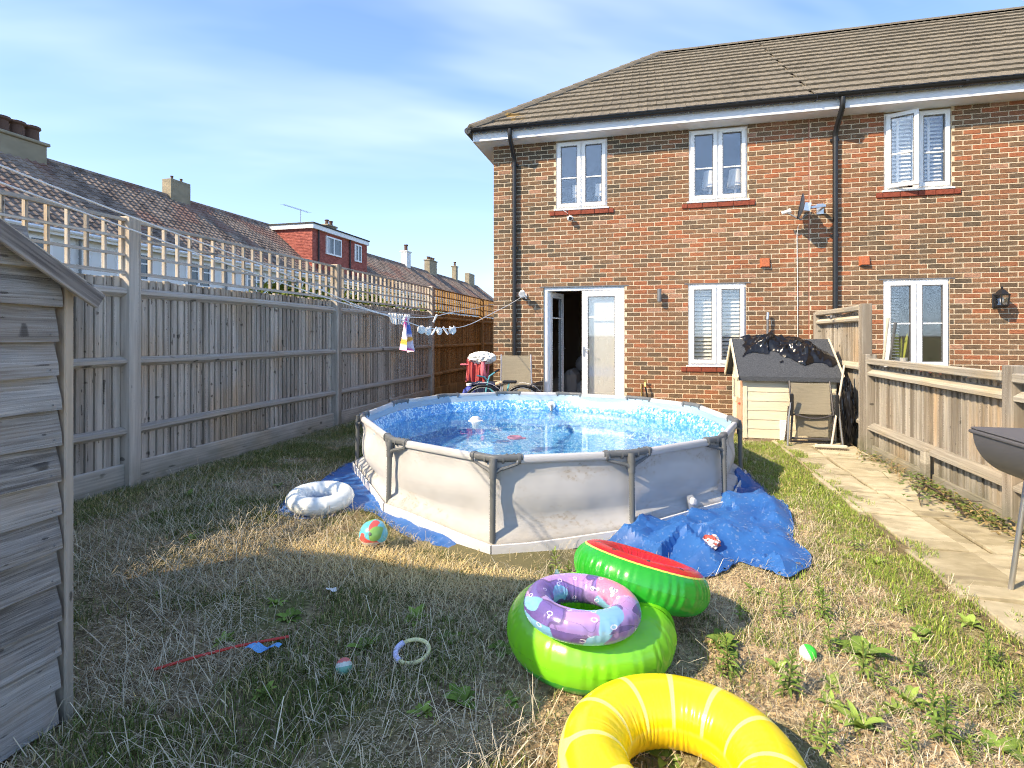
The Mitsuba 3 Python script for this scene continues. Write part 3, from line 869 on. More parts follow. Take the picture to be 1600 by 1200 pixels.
for i, (y0, y1) in enumerate(zip(bounds, bounds[1:])):
    last = i == len(bounds) - 2
    hs = thing('terrace_house', desc[i], 'house')
    y1 -= .004
    w = MB().box((TX, y0, -.05), (TX - 7.4, y1, TEZ - .02))
    put('wall', w, 'render_white', hs)
    rf_ = put('roof', ter_roof(y0, y1, last), 'terrace_tile', hs)
    yb = y1 - (3.2 if last else 0)
    m = MB().add([(TRX, y0, TRZ), (TRX, yb, TRZ), (TRX - 4.05, y1, TEZ - .3), (TRX - 4.05, y0, TEZ - .3)], [(0, 1, 2, 3)])
    if last:
        m.add([(TX + .35, y1, TEZ - .3), (TRX - 4.05, y1, TEZ - .3), (TRX, yb, TRZ)], [(0, 1, 2)])
    put('rear_slope', m, 'terrace_tile', rf_)
    put('ridge', MB().tube([(TRX, y0, TRZ + .02), (TRX, yb, TRZ + .02)], .13, 6), 'terrace_tile', rf_)
    put('gutter', MB().tube([(TX + .42, y0, TEZ - .33), (TX + .42, y1, TEZ - .33)], .07, 6).box((TX + .28, y0, TEZ - .5), (TX + .33, y1, TEZ - .3)), 'upvc', hs)
    for ya in (y0 + 1.0, y0 + 4.4):
        ter_window(hs, ya, ya + 1.5, 3.75, 4.95)
        ter_window(hs, ya, ya + 1.5, 1.0, 2.3)
    put('downpipe', MB().tube([(TX + .1, y1 - .5, TEZ - .5), (TX + .1, y1 - .5, 0)], .05, 6), 'grey_metal', hs)


def chimney(house, yc, wx, wy, ztop, pots, m='stack_render', pot_h=.45, pot_r=.14, cap=True):
    roof = house + '__roof'
    s = put('chimney', MB().tm(cbox((TRX - wx / 2, yc - wy / 2, TRZ - .9), (TRX + wx / 2, yc + wy / 2, ztop), .02)), m, roof)
    if cap:
        put('chimney_cap', MB().tm(cbox((TRX - wx / 2 - .09, yc - wy / 2 - .09, ztop + .001), (TRX + wx / 2 + .09, yc + wy / 2 + .09, ztop + .13), .03)), m, roof)
    z = ztop + (.13 if cap else 0)
    for k in range(pots):
        yy = yc + (k - (pots - 1) / 2) * (wy / max(pots, 1)) * .95
        put('chimney_pot', MB().lathe([(pot_r * .95, z), (pot_r * .85, z + pot_h * .75), (pot_r * 1.12, z + pot_h * .85), (pot_r * 1.1, z + pot_h), (pot_r * .7, z + pot_h), (pot_r * .7, z)], (TRX, yy, 0), 12), 'pot_clay', roof, smooth=40)


th = ['terrace_house'] + [f'terrace_house_{k:03d}' for k in range(1, 11)]
chimney(th[1], 16.0, .75, 2.3, TRZ + .5, 4, pot_h=.62, pot_r=.27)
chimney(th[2], 23.9, .62, 1.25, TRZ + .95, 2, pot_h=.22, pot_r=.07, cap=False)
chimney(th[4], 38.3, .6, 1.2, TRZ + 1.3, 2, pot_h=.4, pot_r=.15)
chimney(th[6], 52.5, .7, .95, TRZ + 1.4, 1, 'render_white', pot_h=.7, pot_r=.2)
chimney(th[7], 59.2, .7, 2.2, TRZ + 1.35, 3, pot_h=.35, pot_r=.2)
chimney(th[8], 67.4, .6, .75, TRZ + 1.7, 1, pot_h=.55, pot_r=.16)
chimney(th[9], 73.6, .7, 2.4, TRZ + 1.5, 0, cap=False)
# flat-roofed dormer on the fifth house
DX, D0, D1, DZ = -21.3, 31.1, 38.2, 8.72
d = put('dormer', MB().box((DX, D0, TEZ - .4), (DX - 6.2, D1, DZ)), 'hung_tile', th[4])
m = MB()
for k in range(34):
    z = TEZ - .3 + k * .1
    if z < DZ - .1:
        m.add([(DX + .008, D0 - .02, z), (DX + .03, D0 - .02, z), (DX + .03, D1, z), (DX + .008, D1, z), (DX + .008, D0 - .02, z + .1), (DX + .008, D1, z + .1)], [(0, 1, 2, 3), (1, 4, 5, 2)])
        m.add([(DX + .03, D0 - .008, z), (DX + .03, D0 - .03, z), (DX - 4, D0 - .03, z), (DX - 4, D0 - .008, z), (DX + .03, D0 - .008, z + .1), (DX - 4, D0 - .008, z + .1)], [(0, 3, 2, 1), (1, 2, 5, 4)])
put('hung_tiling', m, 'hung_tile', d, kind='stuff')
put('dormer_fascia', MB().box((DX + .22, D0 - .2, DZ - .27), (DX + .19, D1, DZ + .02)).box((DX + .19, D0 - .2, DZ - .27), (DX - 6.2, D0 - .17, DZ + .02)).box((DX + .19, D0 - .17, DZ - .27), (DX - 6.2, D1, DZ - .25)), 'upvc', d)
put('dormer_roof', MB().box((DX + .28, D0 - .26, DZ + .021), (DX - 6.2, D1, DZ + .11)), 'felt_edge', d)
for a, b, z0, z1 in ((32.6, 34.5, 7.0, 8.25), (36.3, 37.3, 7.0, 8.3)):
    ww = put('dormer_window', MB().box((DX, a, z0), (DX + .1, a + .1, z1)).box((DX, b - .1, z0), (DX + .1, b, z1)).box((DX, a + .1, z0), (DX + .1, b - .1, z0 + .1)).box((DX, a + .1, z1 - .1), (DX + .1, b - .1, z1)).box((DX, (a + b) / 2 - .06, z0 + .1), (DX + .095, (a + b) / 2 + .06, z1 - .1)), 'upvc', th[4])
    put('pane', MB().box((DX, a + .1, z0 + .1), (DX + .05, b - .1, z1 - .1)), 'dark_pane', ww)
    put('curtain', MB().box((DX + .051, a + .12, z0 + .12), (DX + .056, a + .12 + (b - a) * .2, z1 - .12)), 'pale_curtain', ww)
for yq in (35.6, 31.7):
    put('drainpipe', MB().tube([(DX + .1, yq, DZ - .25), (DX + .1, yq, TEZ - .4)], .055, 6), 'felt_edge', th[4])
ant = thing('television_aerial', 'thin rooftop aerial on a mast above the red dormer', 'aerial')
put('mast', MB().tube([(-24.5, 34.4, DZ), (-24.5, 34.4, DZ + 1.9)], .022, 5), 'grey_metal', ant)
a_, b_ = np.array([-24.9, 33.0, DZ + 1.95]), np.array([-24.2, 34.9, DZ + 1.78])
put('boom', MB().tube([a_, b_], .014, 4), 'grey_metal', ant)
for t in np.linspace(0, 1, 9):
    q = a_ * (1 - t) + b_ * t
    put('element', MB().tube([q - (.25, 0, 0), q + (.25, 0, 0)], .008, 4), 'grey_metal', ant)


# ---------------------------------------------------------------- shrubs beyond the fence
def leaf_fn(p, n, uv):
    return mix((.05, .085, .02), (.17, .20, .05), noise(p.x * 9, p.y * 9, p.z * 9))


flat('shrub_leaf', proc(leaf_fn))
mat('bark', (0.14, 0.10, 0.07), 0.9)


def leaves(n, centre, rad, size, seed, lumps=9):
    r = np.random.default_rng(seed)
    c = np.asarray(centre) + (r.random((lumps, 3)) - .5) * 1.3 * np.asarray(rad)
    cr = (.45 + .4 * r.random(lumps))[:, None] * np.asarray(rad)
    k = r.integers(0, lumps, n)
    dirs = r.normal(size=(n, 3))
    dirs /= np.linalg.norm(dirs, axis=1, keepdims=True)
    p = c[k] + dirs * cr[k] * (r.random((n, 1)) ** .4)
    a = r.normal(size=(n, 3)) + dirs * .6
    a /= np.linalg.norm(a, axis=1, keepdims=True)
    b = np.cross(a, r.normal(size=(n, 3)))
    b /= np.linalg.norm(b, axis=1, keepdims=True)
    s = size * (.6 + .8 * r.random((n, 1)))
    v = np.stack([p - a * s, p + b * s * .45, p + a * s, p - b * s * .45], 1).reshape(-1, 3)
    q = np.arange(n)[:, None] * 4
    return MB().add(v, q + np.array([[0, 1, 2, 3]]))


for lab, cx, cy, hh, rad, n, sd in (('leafy shrub showing through the trellis left of the middle fence post', -7.3, 10.2, 1.75, (.8, 1.1, .75), 5200, 1), ('bushy green shrub directly behind the middle fence post, below the dormer', -7.2, 12.1, 1.75, (.8, 1.0, .85), 5200, 2),
                                ('yellow-green shrub behind the trellis right of the middle fence post', -7.4, 14.6, 1.65, (.9, 1.2, .8), 5200, 3), ('low shrub behind the trellis furthest to the right', -7.8, 17.3, 1.45, (.9, 1.2, .75), 4000, 4)):
    s = thing('shrub', lab, 'shrub')
    put('crown', leaves(n, (cx, cy, hh), rad, .07, sd), 'shrub_leaf', s)
    st = MB()
    for k in range(6):
        a = rnd.uniform(0, 6.28)
        st.tube([(cx + .1 * math.cos(a), cy + .1 * math.sin(a), -.05), (cx + .35 * math.cos(a), cy + .4 * math.sin(a), 1.0), (cx + .55 * math.cos(a), cy + .7 * math.sin(a), 1.9)], [.03, .02, .008], 5)
    put('stem', st, 'bark', s)

# ---------------------------------------------------------------- the pool
rim_px = [(-2.901, 5.124), (-1.992, 4.004), (-1.016, 3.517), (-.117, 3.944), (.578, 4.704), (.852, 5.718), (.578, 6.9), (-.095, 7.482), (-1.094, 7.803), (-2.012, 7.752), (-2.791, 7.205), (-3.091, 6.302)]
RIM = []
for x, y in rim_px:
    a, r = math.atan2(y - POOL_C[1], x - POOL_C[0]), math.hypot(x - POOL_C[0], y - POOL_C[1])
    r = .85 * r + .15 * POOL_R
    RIM.append(np.array([POOL_C[0] + r * math.cos(a), POOL_C[1] + r * math.sin(a)]))
RIM = np.array(RIM)
POOL_Z = .545
NP = len(RIM)


def rim_pt(s):
    """point of the 12-sided rim outline, s in 0..12, and the circle through it"""
    k = int(math.floor(s)) % NP
    t = s - math.floor(s)
    a, b = RIM[k], RIM[(k + 1) % NP]
    p = a + (b - a) * t
    u = norm(p - np.array(POOL_C))
    ra, rb = np.linalg.norm(a - POOL_C), np.linalg.norm(b - POOL_C)
    return p, u, np.array(POOL_C) + u * (ra + (rb - ra) * t)


def liner_fn(p, n, uv):
    a = fbm(p.x * 3.2, p.y * 3.2, p.z * 4.2, 4)
    b = fbm(p.x * 22, p.y * 22, p.z * 22, 3)
    c = mix((.36, .365, .365), (.53, .54, .54), a)
    d1 = smoothstep(.50, .66, fbm(p.x * 2.4 + 4, p.y * 2.4, p.z * 3.5, 3)) * smoothstep(.46, .60, b)
    d2 = smoothstep(.5, .72, fbm(p.x * 60, p.y * 60, p.z * 60, 2))
    c = mix(c, mi.Color3f(.34, .30, .24), d1 * (.25 + .55 * d2))
    low = smoothstep(.12, .0, p.z)
    c = mix(c, mi.Color3f(.34, .31, .25), low * (.35 + .5 * b))
    streak = smoothstep(.55, .8, fbm((p.x - p.y) * 26, p.z * 2.0, 3.0, 3)) * smoothstep(-.4, .6, p.x)
    return c * (1 - .25 * streak)


mat('liner_outer', proc(liner_fn), 0.55, spec=0.4, bump=lambda p, n, uv: fbm(p.x * 5, p.y * 5, p.z * 2.5, 3), scale=0.012)


def mosaic_fn(p, n, uv):
    w1 = (fbm(uv.x * 9, uv.y * 9, 0.0, 2) - .5) * .9
    w2 = (fbm(uv.x * 9 + 40, uv.y * 9, 4.0, 2) - .5) * .9
    x, y = uv.x * 30 + w1, uv.y * 36 + w2
    d1, d2, r = voronoi(x, y)
    edge = d2 - d1
    c = mix((.09, .33, .66), (.24, .55, .80), smoothstep(.1, .5, r))
    c = mix(c, mi.Color3f(.56, .79, .90), smoothstep(.50, .58, r) * smoothstep(.66, .5, d1))
    return mix(mi.Color3f(.045, .19, .55), c, smoothstep(.04, .2, edge))


mat('liner_mosaic', proc(mosaic_fn), 0.35, spec=0.5)
mat('liner_sleeve', (.30, .42, .52), 0.5)
mat('strap_white', proc(lambda p, n, uv: mix((.52, .53, .54), (.70, .71, .72), fbm(p.x * 5, p.y * 5, p.z * 9, 3))), 0.5)
mat('pool_rail', proc(lambda p, n, uv: mix((.40, .41, .42), (.57, .58, .59), fbm(p.x * 4, p.y * 4, p.z * 4, 3))), 0.4)
mat('pool_joint', proc(lambda p, n, uv: mix((.085, .095, .10), (.16, .17, .175), fbm(p.x * 18, p.y * 18, p.z * 18, 3))), 0.5)
mat('pool_leg', (.15, .16, .16), 0.4, metallic=.2)

pool = thing('swimming_pool', 'round above-ground frame pool with grimy pale walls, dark grey legs and a blue mosaic liner', 'swimming pool')
S = NP * 14
# outer wall: hugs the rail above, drawn in below it, bellied by the water, held by the strap near the foot
zs = [POOL_Z - .01, .49, .46, .42, .37, .31, .25, .19, .135, .10, .07, .035, .0, -.05]
v, uvs = [], []
for z in zs:
    t = z / POOL_Z
    for k in range(S + 1):
        p, u, q = rim_pt(NP * k / S)
        fr = (NP * k / S) % 1.0
        arch = math.sin(PI * fr)
        belly = .035 * math.sin(PI * min(1, max(0, (z - .10) / .36))) * (0.5 + .5 * arch)
        inn = -.045 * max(0, min(1, (.5 - z) / .1))
        if z < .14:
            inn = -.045 + .09 * (.14 - z) / .04 if z > .1 else .045 + (.1 - z) * .35 - max(0, (.0 - z)) * 1.0
        mixq = .55 * max(0, min(1, (z - .12) / .1)) * max(0, min(1, (.5 - z) / .12))
        base = p + (q - p) * mixq
        wr = .006 * (meshkit.noise(np.array([[fr * 7 + k * .05, z * 9, k * .11]]))[0] - .5) * 2
        x = base + u * (inn + belly + wr)
        v.append((*x, z + (hollow(x[0], x[1]) * .75 if z < .12 else hollow(x[0], x[1]) * .75 * max(0, (.2 - z) / .08) if z < .2 else 0)))
n1 = S + 1
f = [(i * n1 + k, (i + 1) * n1 + k, (i + 1) * n1 + k + 1, i * n1 + k + 1) for i in range(len(zs) - 1) for k in range(S)]
put('outer_wall', MB().add(v, f), 'liner_outer', pool, smooth=True)
# inner wall and floor carry the mosaic; above it the plain rail sleeve
zi = [.462, .40, .33, .26, .18, .10, .04, .022]
v, uv = [], []
for z in zi:
    for k in range(S + 1):
        p, u, q = rim_pt(NP * k / S)
        x = p + (q - p) * .45 - u * (.06 + .05 * min(1, (.47 - z) / .1) + (0 if z > .1 else (.1 - z) * .6))
        v.append((*x, z))
        uv.append((2 * PI * POOL_R * k / S, z))
f = [(i * n1 + k, i * n1 + k + 1, (i + 1) * n1 + k + 1, (i + 1) * n1 + k) for i in range(len(zi) - 1) for k in range(S)]
base = len(v)
rings_n = 10
for j in range(rings_n + 1):
    for k in range(S + 1):
        e = np.array(v[(len(zi) - 1) * n1 + k])
        c = np.array([*POOL_C, .02])
        q = e + (c - e) * (j / rings_n)
        v.append(tuple(q))
        uv.append((q[0] + 3.0, q[1]))
f += [(base + j * n1 + k, base + j * n1 + k + 1, base + (j + 1) * n1 + k + 1, base + (j + 1) * n1 + k) for j in range(rings_n) for k in range(S)]
f = np.array(f)
put('inner_liner', trimesh.Trimesh(np.array(v), np.vstack([f[:, [0, 1, 2]], f[:, [0, 2, 3]]]), process=False), 'liner_mosaic', pool, smooth=True, uv=np.array(uv))
v = []
for z, ins in ((POOL_Z + .01, .02), (.50, .035), (.462, .06)):
    for k in range(S + 1):
        p, u, q = rim_pt(NP * k / S)
        v.append((*(p + (q - p) * (.45 if z < .47 else 0 if z > .52 else .25) - u * ins), z))
f = [(i * n1 + k, i * n1 + k + 1, (i + 1) * n1 + k + 1, (i + 1) * n1 + k) for i in range(2) for k in range(S)]
put('sleeve', MB().add(v, f), 'liner_sleeve', pool, smooth=True)
# strap round the foot, in flat runs from leg to leg
for k in range(NP):
    a, b = RIM[k], RIM[(k + 1) % NP]
    oa, ob = norm(a - POOL_C), norm(b - POOL_C)
    a2, b2 = a + oa * .088, b + ob * .088
    m = MB()
    pts = [a2 + (b2 - a2) * t for t in np.linspace(0.005, .995, 5)]
    hz_ = [float(hollow(q[0], q[1])) * .75 for q in pts]
    m.add([(*q, z + h) for q, h in zip(pts, hz_) for z in (.0, .075)], [(i * 2, i * 2 + 2, i * 2 + 3, i * 2 + 1) for i in range(4)])
    o = (oa + ob) / 2 * .006
    m.add([(*(q - o), z + h) for q, h in zip(pts, hz_) for z in (.0, .075)], [(i * 2 + 1, i * 2 + 3, i * 2 + 2, i * 2) for i in range(4)])
    m.add([(*q, .075 + h) for q, h in zip(pts, hz_)] + [(*(q - o * 2), .078 + h) for q, h in zip(pts, hz_)], [(i, i + 1, i + 6, i + 5) for i in range(4)])
    put('ground_strap', m, 'strap_white', pool)


def oval(m, pts, w, h, n=14):
    p = np.asarray(pts, float)
    t = np.gradient(p, axis=0)
    ang = np.arange(n) * 2 * PI / n
    ca, sa = np.cos(ang), np.sin(ang)
    ca, sa = np.sign(ca) * np.abs(ca) ** .7, np.sign(sa) * np.abs(sa) ** .7
    v = []
    for q, d in zip(p, t):
        s = norm(np.cross(d, (0, 0, 1)))
        u = norm(np.cross(s, d))
        v.append(q + ca[:, None] * s * w / 2 + sa[:, None] * u * h / 2)
    f = [(i * n + k, i * n + (k + 1) % n, (i + 1) * n + (k + 1) % n, (i + 1) * n + k) for i in range(len(p) - 1) for k in range(n)]
    c0, c1 = len(v) * n, len(v) * n + 1
    tri = [(c0, (k + 1) % n, k, k) for k in range(n)] + [(c1, (len(p) - 1) * n + k, (len(p) - 1) * n + (k + 1) % n, (len(p) - 1) * n + (k + 1) % n) for k in range(n)]
    m.add(np.vstack([*v, p[:1], p[-1:]]), f + tri)
    return m


ZR = POOL_Z + .005
for k in range(NP):
    a, b = np.array([*RIM[k], ZR]), np.array([*RIM[(k + 1) % NP], ZR])
    d = norm(b - a)
    put('top_rail', oval(MB(), [a + d * .155, b - d * .155], .048, .058), 'pool_rail', pool, smooth=40)
for k in range(NP):
    c = np.array([*RIM[k], ZR])
    dp, dn = norm(np.array([*RIM[k - 1], ZR]) - c), norm(np.array([*RIM[(k + 1) % NP], ZR]) - c)
    o = norm(np.array([c[0] - POOL_C[0], c[1] - POOL_C[1], 0]))
    m = MB()
    oval(m, [c + dp * .20 + (0, 0, .012), c + dp * .03 + (0, 0, .012), c + (dp + dn) * .01 + (0, 0, .012), c + dn * .03 + (0, 0, .012), c + dn * .20 + (0, 0, .012)], .052, .048)
    for dd in (dp, dn):   # collar at each end and the lower lip of the slot
        for s0, s1, ww, hh in ((.165, .185, .066, .072), (.055, .07, .058, .056)):
            oval(m, [c + dd * s0 + (0, 0, .004), c + dd * s1 + (0, 0, .004)], ww, hh)
        m.tube([c + dd * .175 + o * .012 + (0, 0, -.028), c + dd * .11 + o * .02 + (0, 0, -.046), c + dd * .045 + o * .024 + (0, 0, -.062), c + o * .026 + (0, 0, -.085)], [.010, .011, .014, .02], 8)
    m.tube([c + o * .012 + (0, 0, .015), c + o * .024 + (0, 0, -.05), c + o * .026 + (0, 0, -.12)], [.028, .027, .0255], 12)
    for t in (.09, .14):
        m.tm(cbox(c + dn * t + (-.008, -.008, .03), c + dn * t + (.008, .008, .042), .002))
    put('rail_joint', m, 'pool_joint', pool, smooth=40)
    q = c + o * .026
    put('leg', MB().tube([q + (0, 0, -.10), q + o * .012 + (0, 0, -POOL_Z - .0)], .0205, 14), 'pool_leg', pool, smooth=50)
pa_, ua_, qa_ = rim_pt(3.58)
pa_ = pa_ + ua_ * .075
ta_ = norm(RIM[4] - RIM[3])
fr_ = np.array([ta_[0], ta_[1], 0]), np.array([ua_[0], ua_[1], 0])
m = MB()
pts_ = [(-.055, .002), (.055, .002), (.05, .13), (.03, .175), (-.03, .175), (-.05, .13)]
for off in (0, .006):
    m.add([np.array([*pa_, 0]) + fr_[0] * a + fr_[1] * (off + .018 - max(0, b - .08) * .6) + np.array([0, 0, b]) for a, b in pts_], [(0, 1, 2, 5), (5, 2, 3, 4)])
put('outlet_patch', m, 'liner_outer', pool)
put('outlet_plug', MB().lathe([(0, .03), (.022, .028), (.028, .012), (.03, 0)], np.array([*pa_, .135]) + fr_[1] * -.008, 16, fr_[1] + np.array([0, 0, .2])), 'strap_white', pool, smooth=40)
# water
scene['water_surface'] = {'type': 'thindielectric', 'int_ior': 1.33, 'specular_reflectance': {'type': 'rgb', 'value': [.62, .62, .62]}, 'specular_transmittance': {'type': 'rgb', 'value': [.84, .97, 1.0]}}
wz = .325
n_ = 60
v, ff = [(*POOL_C, wz)], []
wr = []
for j in range(1, n_ + 1):
    for k in range(S):
        p, u, q = rim_pt(NP * k / S)
        e = p + (q - p) * .45 - u * .108
        x = np.array(POOL_C) + (e - np.array(POOL_C)) * j / n_
        v.append((*x, wz))
v = np.array(v)
v[:, 2] += .0035 * (meshkit.fbm(np.stack([v[:, 0] * 2.2, v[:, 1] * 2.2, 0 * v[:, 0]], -1), 3, 8) - .5)
ff = [(0, 1 + k, 1 + (k + 1) % S) for k in range(S)]
for j in range(n_ - 1):
    for k in range(S):
        a, b = 1 + j * S + k, 1 + j * S + (k + 1) % S
        ff += [(a, a + S, b + S), (a, b + S, b)]
put('water', trimesh.Trimesh(v, np.array(ff), process=False), 'water_surface', kind='structure', smooth=True)
fl = thing('floating_dispenser', 'white round dispenser floating on the pool water', 'pool float')
put('cap', MB().lathe([(0, .055), (.035, .05), (.06, .03), (.066, .0), (0, 0)], (-2.116, 6.535, wz + .004), 20), 'white_plastic', fl, smooth=40)
put('collar', MB().lathe([(.066, .004), (.095, .0), (.095, -.012), (.05, -.02), (.04, -.1), (0, -.1)], (-2.116, 6.535, wz + .004), 20), 'white_plastic', fl, smooth=40)
fi = thing('pool_inlet', 'white water inlet fitting on the far inside wall of the pool', 'inlet')
pi_, ui, qi = rim_pt(8.28)
pw = pi_ + (qi - pi_) * .45 - ui * .10
put('grille', MB().lathe([(0, .03), (.05, .03), (.06, .012), (.06, 0)], (*pw, .40), 18, (-ui[0], -ui[1], 0)), 'white_plastic', fi, smooth=40)
put('nozzle', MB().tube([(*pw, .40), (*(pw - ui * .09), .38), (*(pw - ui * .11), .33)], .02, 8), 'grey_metal', fi, smooth=40)
mat('pink_plastic', (.75, .22, .40), .5)
tq = thing('sunken_toy', 'small pink ring toy lying on the pool floor', 'toy')
put('ring', MB().tube([(-1.73 + .085 * math.cos(t), 7.05 + .085 * math.sin(t), .036) for t in np.linspace(0, 2 * PI, 24, endpoint=False)], .016, 8, closed=True), 'pink_plastic', tq, smooth=True)
put('tab', cbox((-1.66, 7.03, .022), (-1.58, 7.07, .04), .004), 'pink_plastic', tq)

# ---------------------------------------------------------------- tarpaulin under the pool
def tarp_fn(p, n, uv):
    c = mix((.014, .07, .27), (.04, .16, .44), fbm(p.x * 5, p.y * 5, p.z * 9, 4))
    return mix(c, mi.Color3f(.35, .45, .55), smoothstep(.62, .8, fbm(p.x * 60, p.y * 60, p.z * 40, 3)) * .3)


mat('tarp_blue', proc(tarp_fn), 0.42, spec=0.5)
right = [(.70, 5.9), (.95, 5.95), (1.05, 5.5), (1.06, 5.1), (1.10, 4.8), (1.03, 4.3), (.96, 4.05), (1.0, 3.75), (.96, 3.62), (.79, 3.40), (.66, 3.56), (.56, 3.64), (.46, 3.47), (.30, 3.37), (.12, 3.40), (-.02, 3.50), (-.3, 3.75), (0, 4.4), (.4, 5.2)]
left = [(-3.05, 5.6), (-3.2, 5.25), (-3.12, 4.95), (-3.0, 4.5), (-2.98, 3.95), (-2.84, 3.66), (-2.58, 3.62), (-2.42, 3.68), (-2.28, 3.92), (-2.10, 3.88), (-1.86, 3.70), (-1.66, 3.585), (-1.40, 3.43), (-1.25, 3.37), (-1.2, 3.6), (-1.9, 4.2), (-2.6, 5.0)]
disc = sg.Polygon([tuple(np.array(POOL_C) + (q - np.array(POOL_C)) * .985) for q in RIM])
T_POLY = shapely.union_all([disc.buffer(-.03), sg.Polygon(right).buffer(0), sg.Polygon(left).buffer(0)])
T_POLY = sg.Polygon(max(getattr(T_POLY, 'geoms', [T_POLY]), key=lambda q: q.area).exterior)
step = .024
x0, y0, x1, y1 = T_POLY.bounds
gx, gy = np.arange(x0 - step, x1 + 2 * step, step), np.arange(y0 - step, y1 + 2 * step, step)
GX, GY = np.meshgrid(gx, gy, indexing='ij')
inside = shapely.contains_xy(T_POLY.buffer(.012), GX.ravel(), GY.ravel()).reshape(GX.shape)
dist = shapely.distance(T_POLY.boundary, shapely.points(GX.ravel(), GY.ravel())).reshape(GX.shape)
core = shapely.contains_xy(disc, GX.ravel(), GY.ravel()).reshape(GX.shape)
dcore = shapely.distance(disc, shapely.points(GX.ravel(), GY.ravel())).reshape(GX.shape)
P3 = np.stack([GX, GY, 0 * GX], -1)
from scipy.interpolate import LinearNDInterpolator


def creased(cell, seed, lo, hi):
    """heights that are linear between scattered points: flat facets with sharp creases"""
    r = np.random.default_rng(seed)
    nn = int((x1 - x0 + .4) * (y1 - y0 + .4) / cell ** 2)
    c = np.stack([r.uniform(x0 - .2, x1 + .2, nn), r.uniform(y0 - .2, y1 + .2, nn)], -1)
    h = lo + (hi - lo) * r.random(nn) ** 1.6
    return np.nan_to_num(LinearNDInterpolator(c, h)(GX, GY), nan=lo)


bunch = np.where(GX > -.6, 1.0, .28) * np.clip(dcore / .05, 0, 1) * np.clip(.25 + dist / .16, 0, 1)
hz = -.01 + (creased(.19, 3, 0, .16) + creased(.10, 4, 0, .045) + creased(.05, 5, 0, .007)) * bunch
hz = np.where(core, -.03, np.maximum(hz, 0) + lawn_h(GX, GY) + .006)
idx = -np.ones(GX.shape, int)
# snap the outermost vertices to the outline so the sheet ends in clean edges
edge = T_POLY.exterior
idx[inside] = np.arange(inside.sum())
vx, vy, vz = GX[inside], GY[inside], hz[inside]
near = dist[inside] < step * .75
pts = shapely.points(vx[near], vy[near])
sn = shapely.line_interpolate_point(edge, shapely.line_locate_point(edge, pts)) 
if sn is not None:
    vx[near], vy[near] = shapely.get_x(sn), shapely.get_y(sn)
q = np.stack([idx[:-1, :-1], idx[1:, :-1], idx[1:, 1:], idx[:-1, 1:]], -1).reshape(-1, 4)
q = q[(q >= 0).all(1)]
put('tarpaulin', MB().add(np.stack([vx, vy, vz], -1), q), 'tarp_blue', smooth=14, label='crumpled blue tarpaulin spread under the pool, bunched up at both sides', cat='tarpaulin')


from scipy.spatial import cKDTree
tk = cKDTree(np.stack([vx, vy], -1))
hem = MB()
run = []
L_ = T_POLY.exterior.length
ring_ = [T_POLY.exterior.interpolate(q).coords[0] for q in np.arange(0, L_, .03)]
for k, (hx, hy) in enumerate(ring_ + ring_[:1]):
    on_tarp = not disc.buffer(.10).contains(sg.Point(hx, hy))
    if on_tarp:
        run.append((hx, hy, float(vz[tk.query((hx, hy))[1]]) + .002))
    if (not on_tarp or k == len(ring_)) and run:
        if len(run) > 3:
            hem.tube(run, .0055, 6)
        run = []
put('hem', hem, 'tarp_blue', 'tarpaulin', smooth=True)
for k in range(0, len(ring_), 19):
    p_ = sg.Point(ring_[k])
    c_ = np.array(ring_[k]) + .035 * norm(np.array(POOL_C) - np.array(ring_[k]))
    if not disc.buffer(.16).contains(p_):
        put('eyelet', MB().lathe([(.014, 0), (.014, .003), (.008, .004), (.008, 0)], (*c_, float(vz[tk.query(c_)[1]]) + .004), 14), 'steel', 'tarpaulin')

# ---------------------------------------------------------------- inflatable rings
def pvc(name, tex, rough=.22):
    return mat(name, tex, rough, spec=.6, coat=.6)


def seam(k=46, a=.012, seed=0, b=.45):
    """puckers that run over the tube from the inner and outer welds"""
    def fn(u, v):
        ph = meshkit.noise(np.stack([u * k * 1.0, v * 0 + seed, 0 * u], -1))
        w = np.sin(2 * PI * (u * k + .9 * ph)) * (.15 + 1.5 * meshkit.noise(np.stack([u * 23, v * 4 + seed, 0 * u], -1)))
        inner = np.exp(-((np.abs(v - .5)) / .16) ** 2)
        outer = np.exp(-((np.minimum(v, 1 - v)) / .11) ** 2)
        lump = meshkit.fbm(np.stack([u * 6, v * 3, 0 * u + seed], -1), 2) - .5
        return a * w * (inner * 1.3 + outer * b) - .03 * outer * .4 + .035 * lump
    return fn


def lemon_fn(p, n, uv):
    rr = (dr.cos(2 * PI * uv.y) + 1) * .5
    top = smoothstep(.02, .06, uv.y) * smoothstep(.5, .46, uv.y)
    s = uv.x * 11
    fr = s - dr.floor(s)
    ed = dr.minimum(fr, 1 - fr)
    half = mi.Float(.5) - .06 - .12 * smoothstep(.30, .48, uv.y) - .14 * dr.square(smoothstep(.16, .07, uv.y))
    seg = smoothstep(.0, .03, ed - .045 - .1 * dr.square(smoothstep(.17, .09, uv.y))) * smoothstep(.088, .105, uv.y) * smoothstep(.5, .47, uv.y)
    c = mix((.88, .80, .22), (.88, .66, .006), seg)
    c = mix(mi.Color3f(.86, .64, .01), c, top)
    fl = smoothstep(.66, .72, noise(uv.x * 90, uv.y * 11, 2.0)) * seg
    return mix(c, mi.Color3f(.66, .58, .01), fl * .45)


pvc('pvc_lemon', proc(lemon_fn))


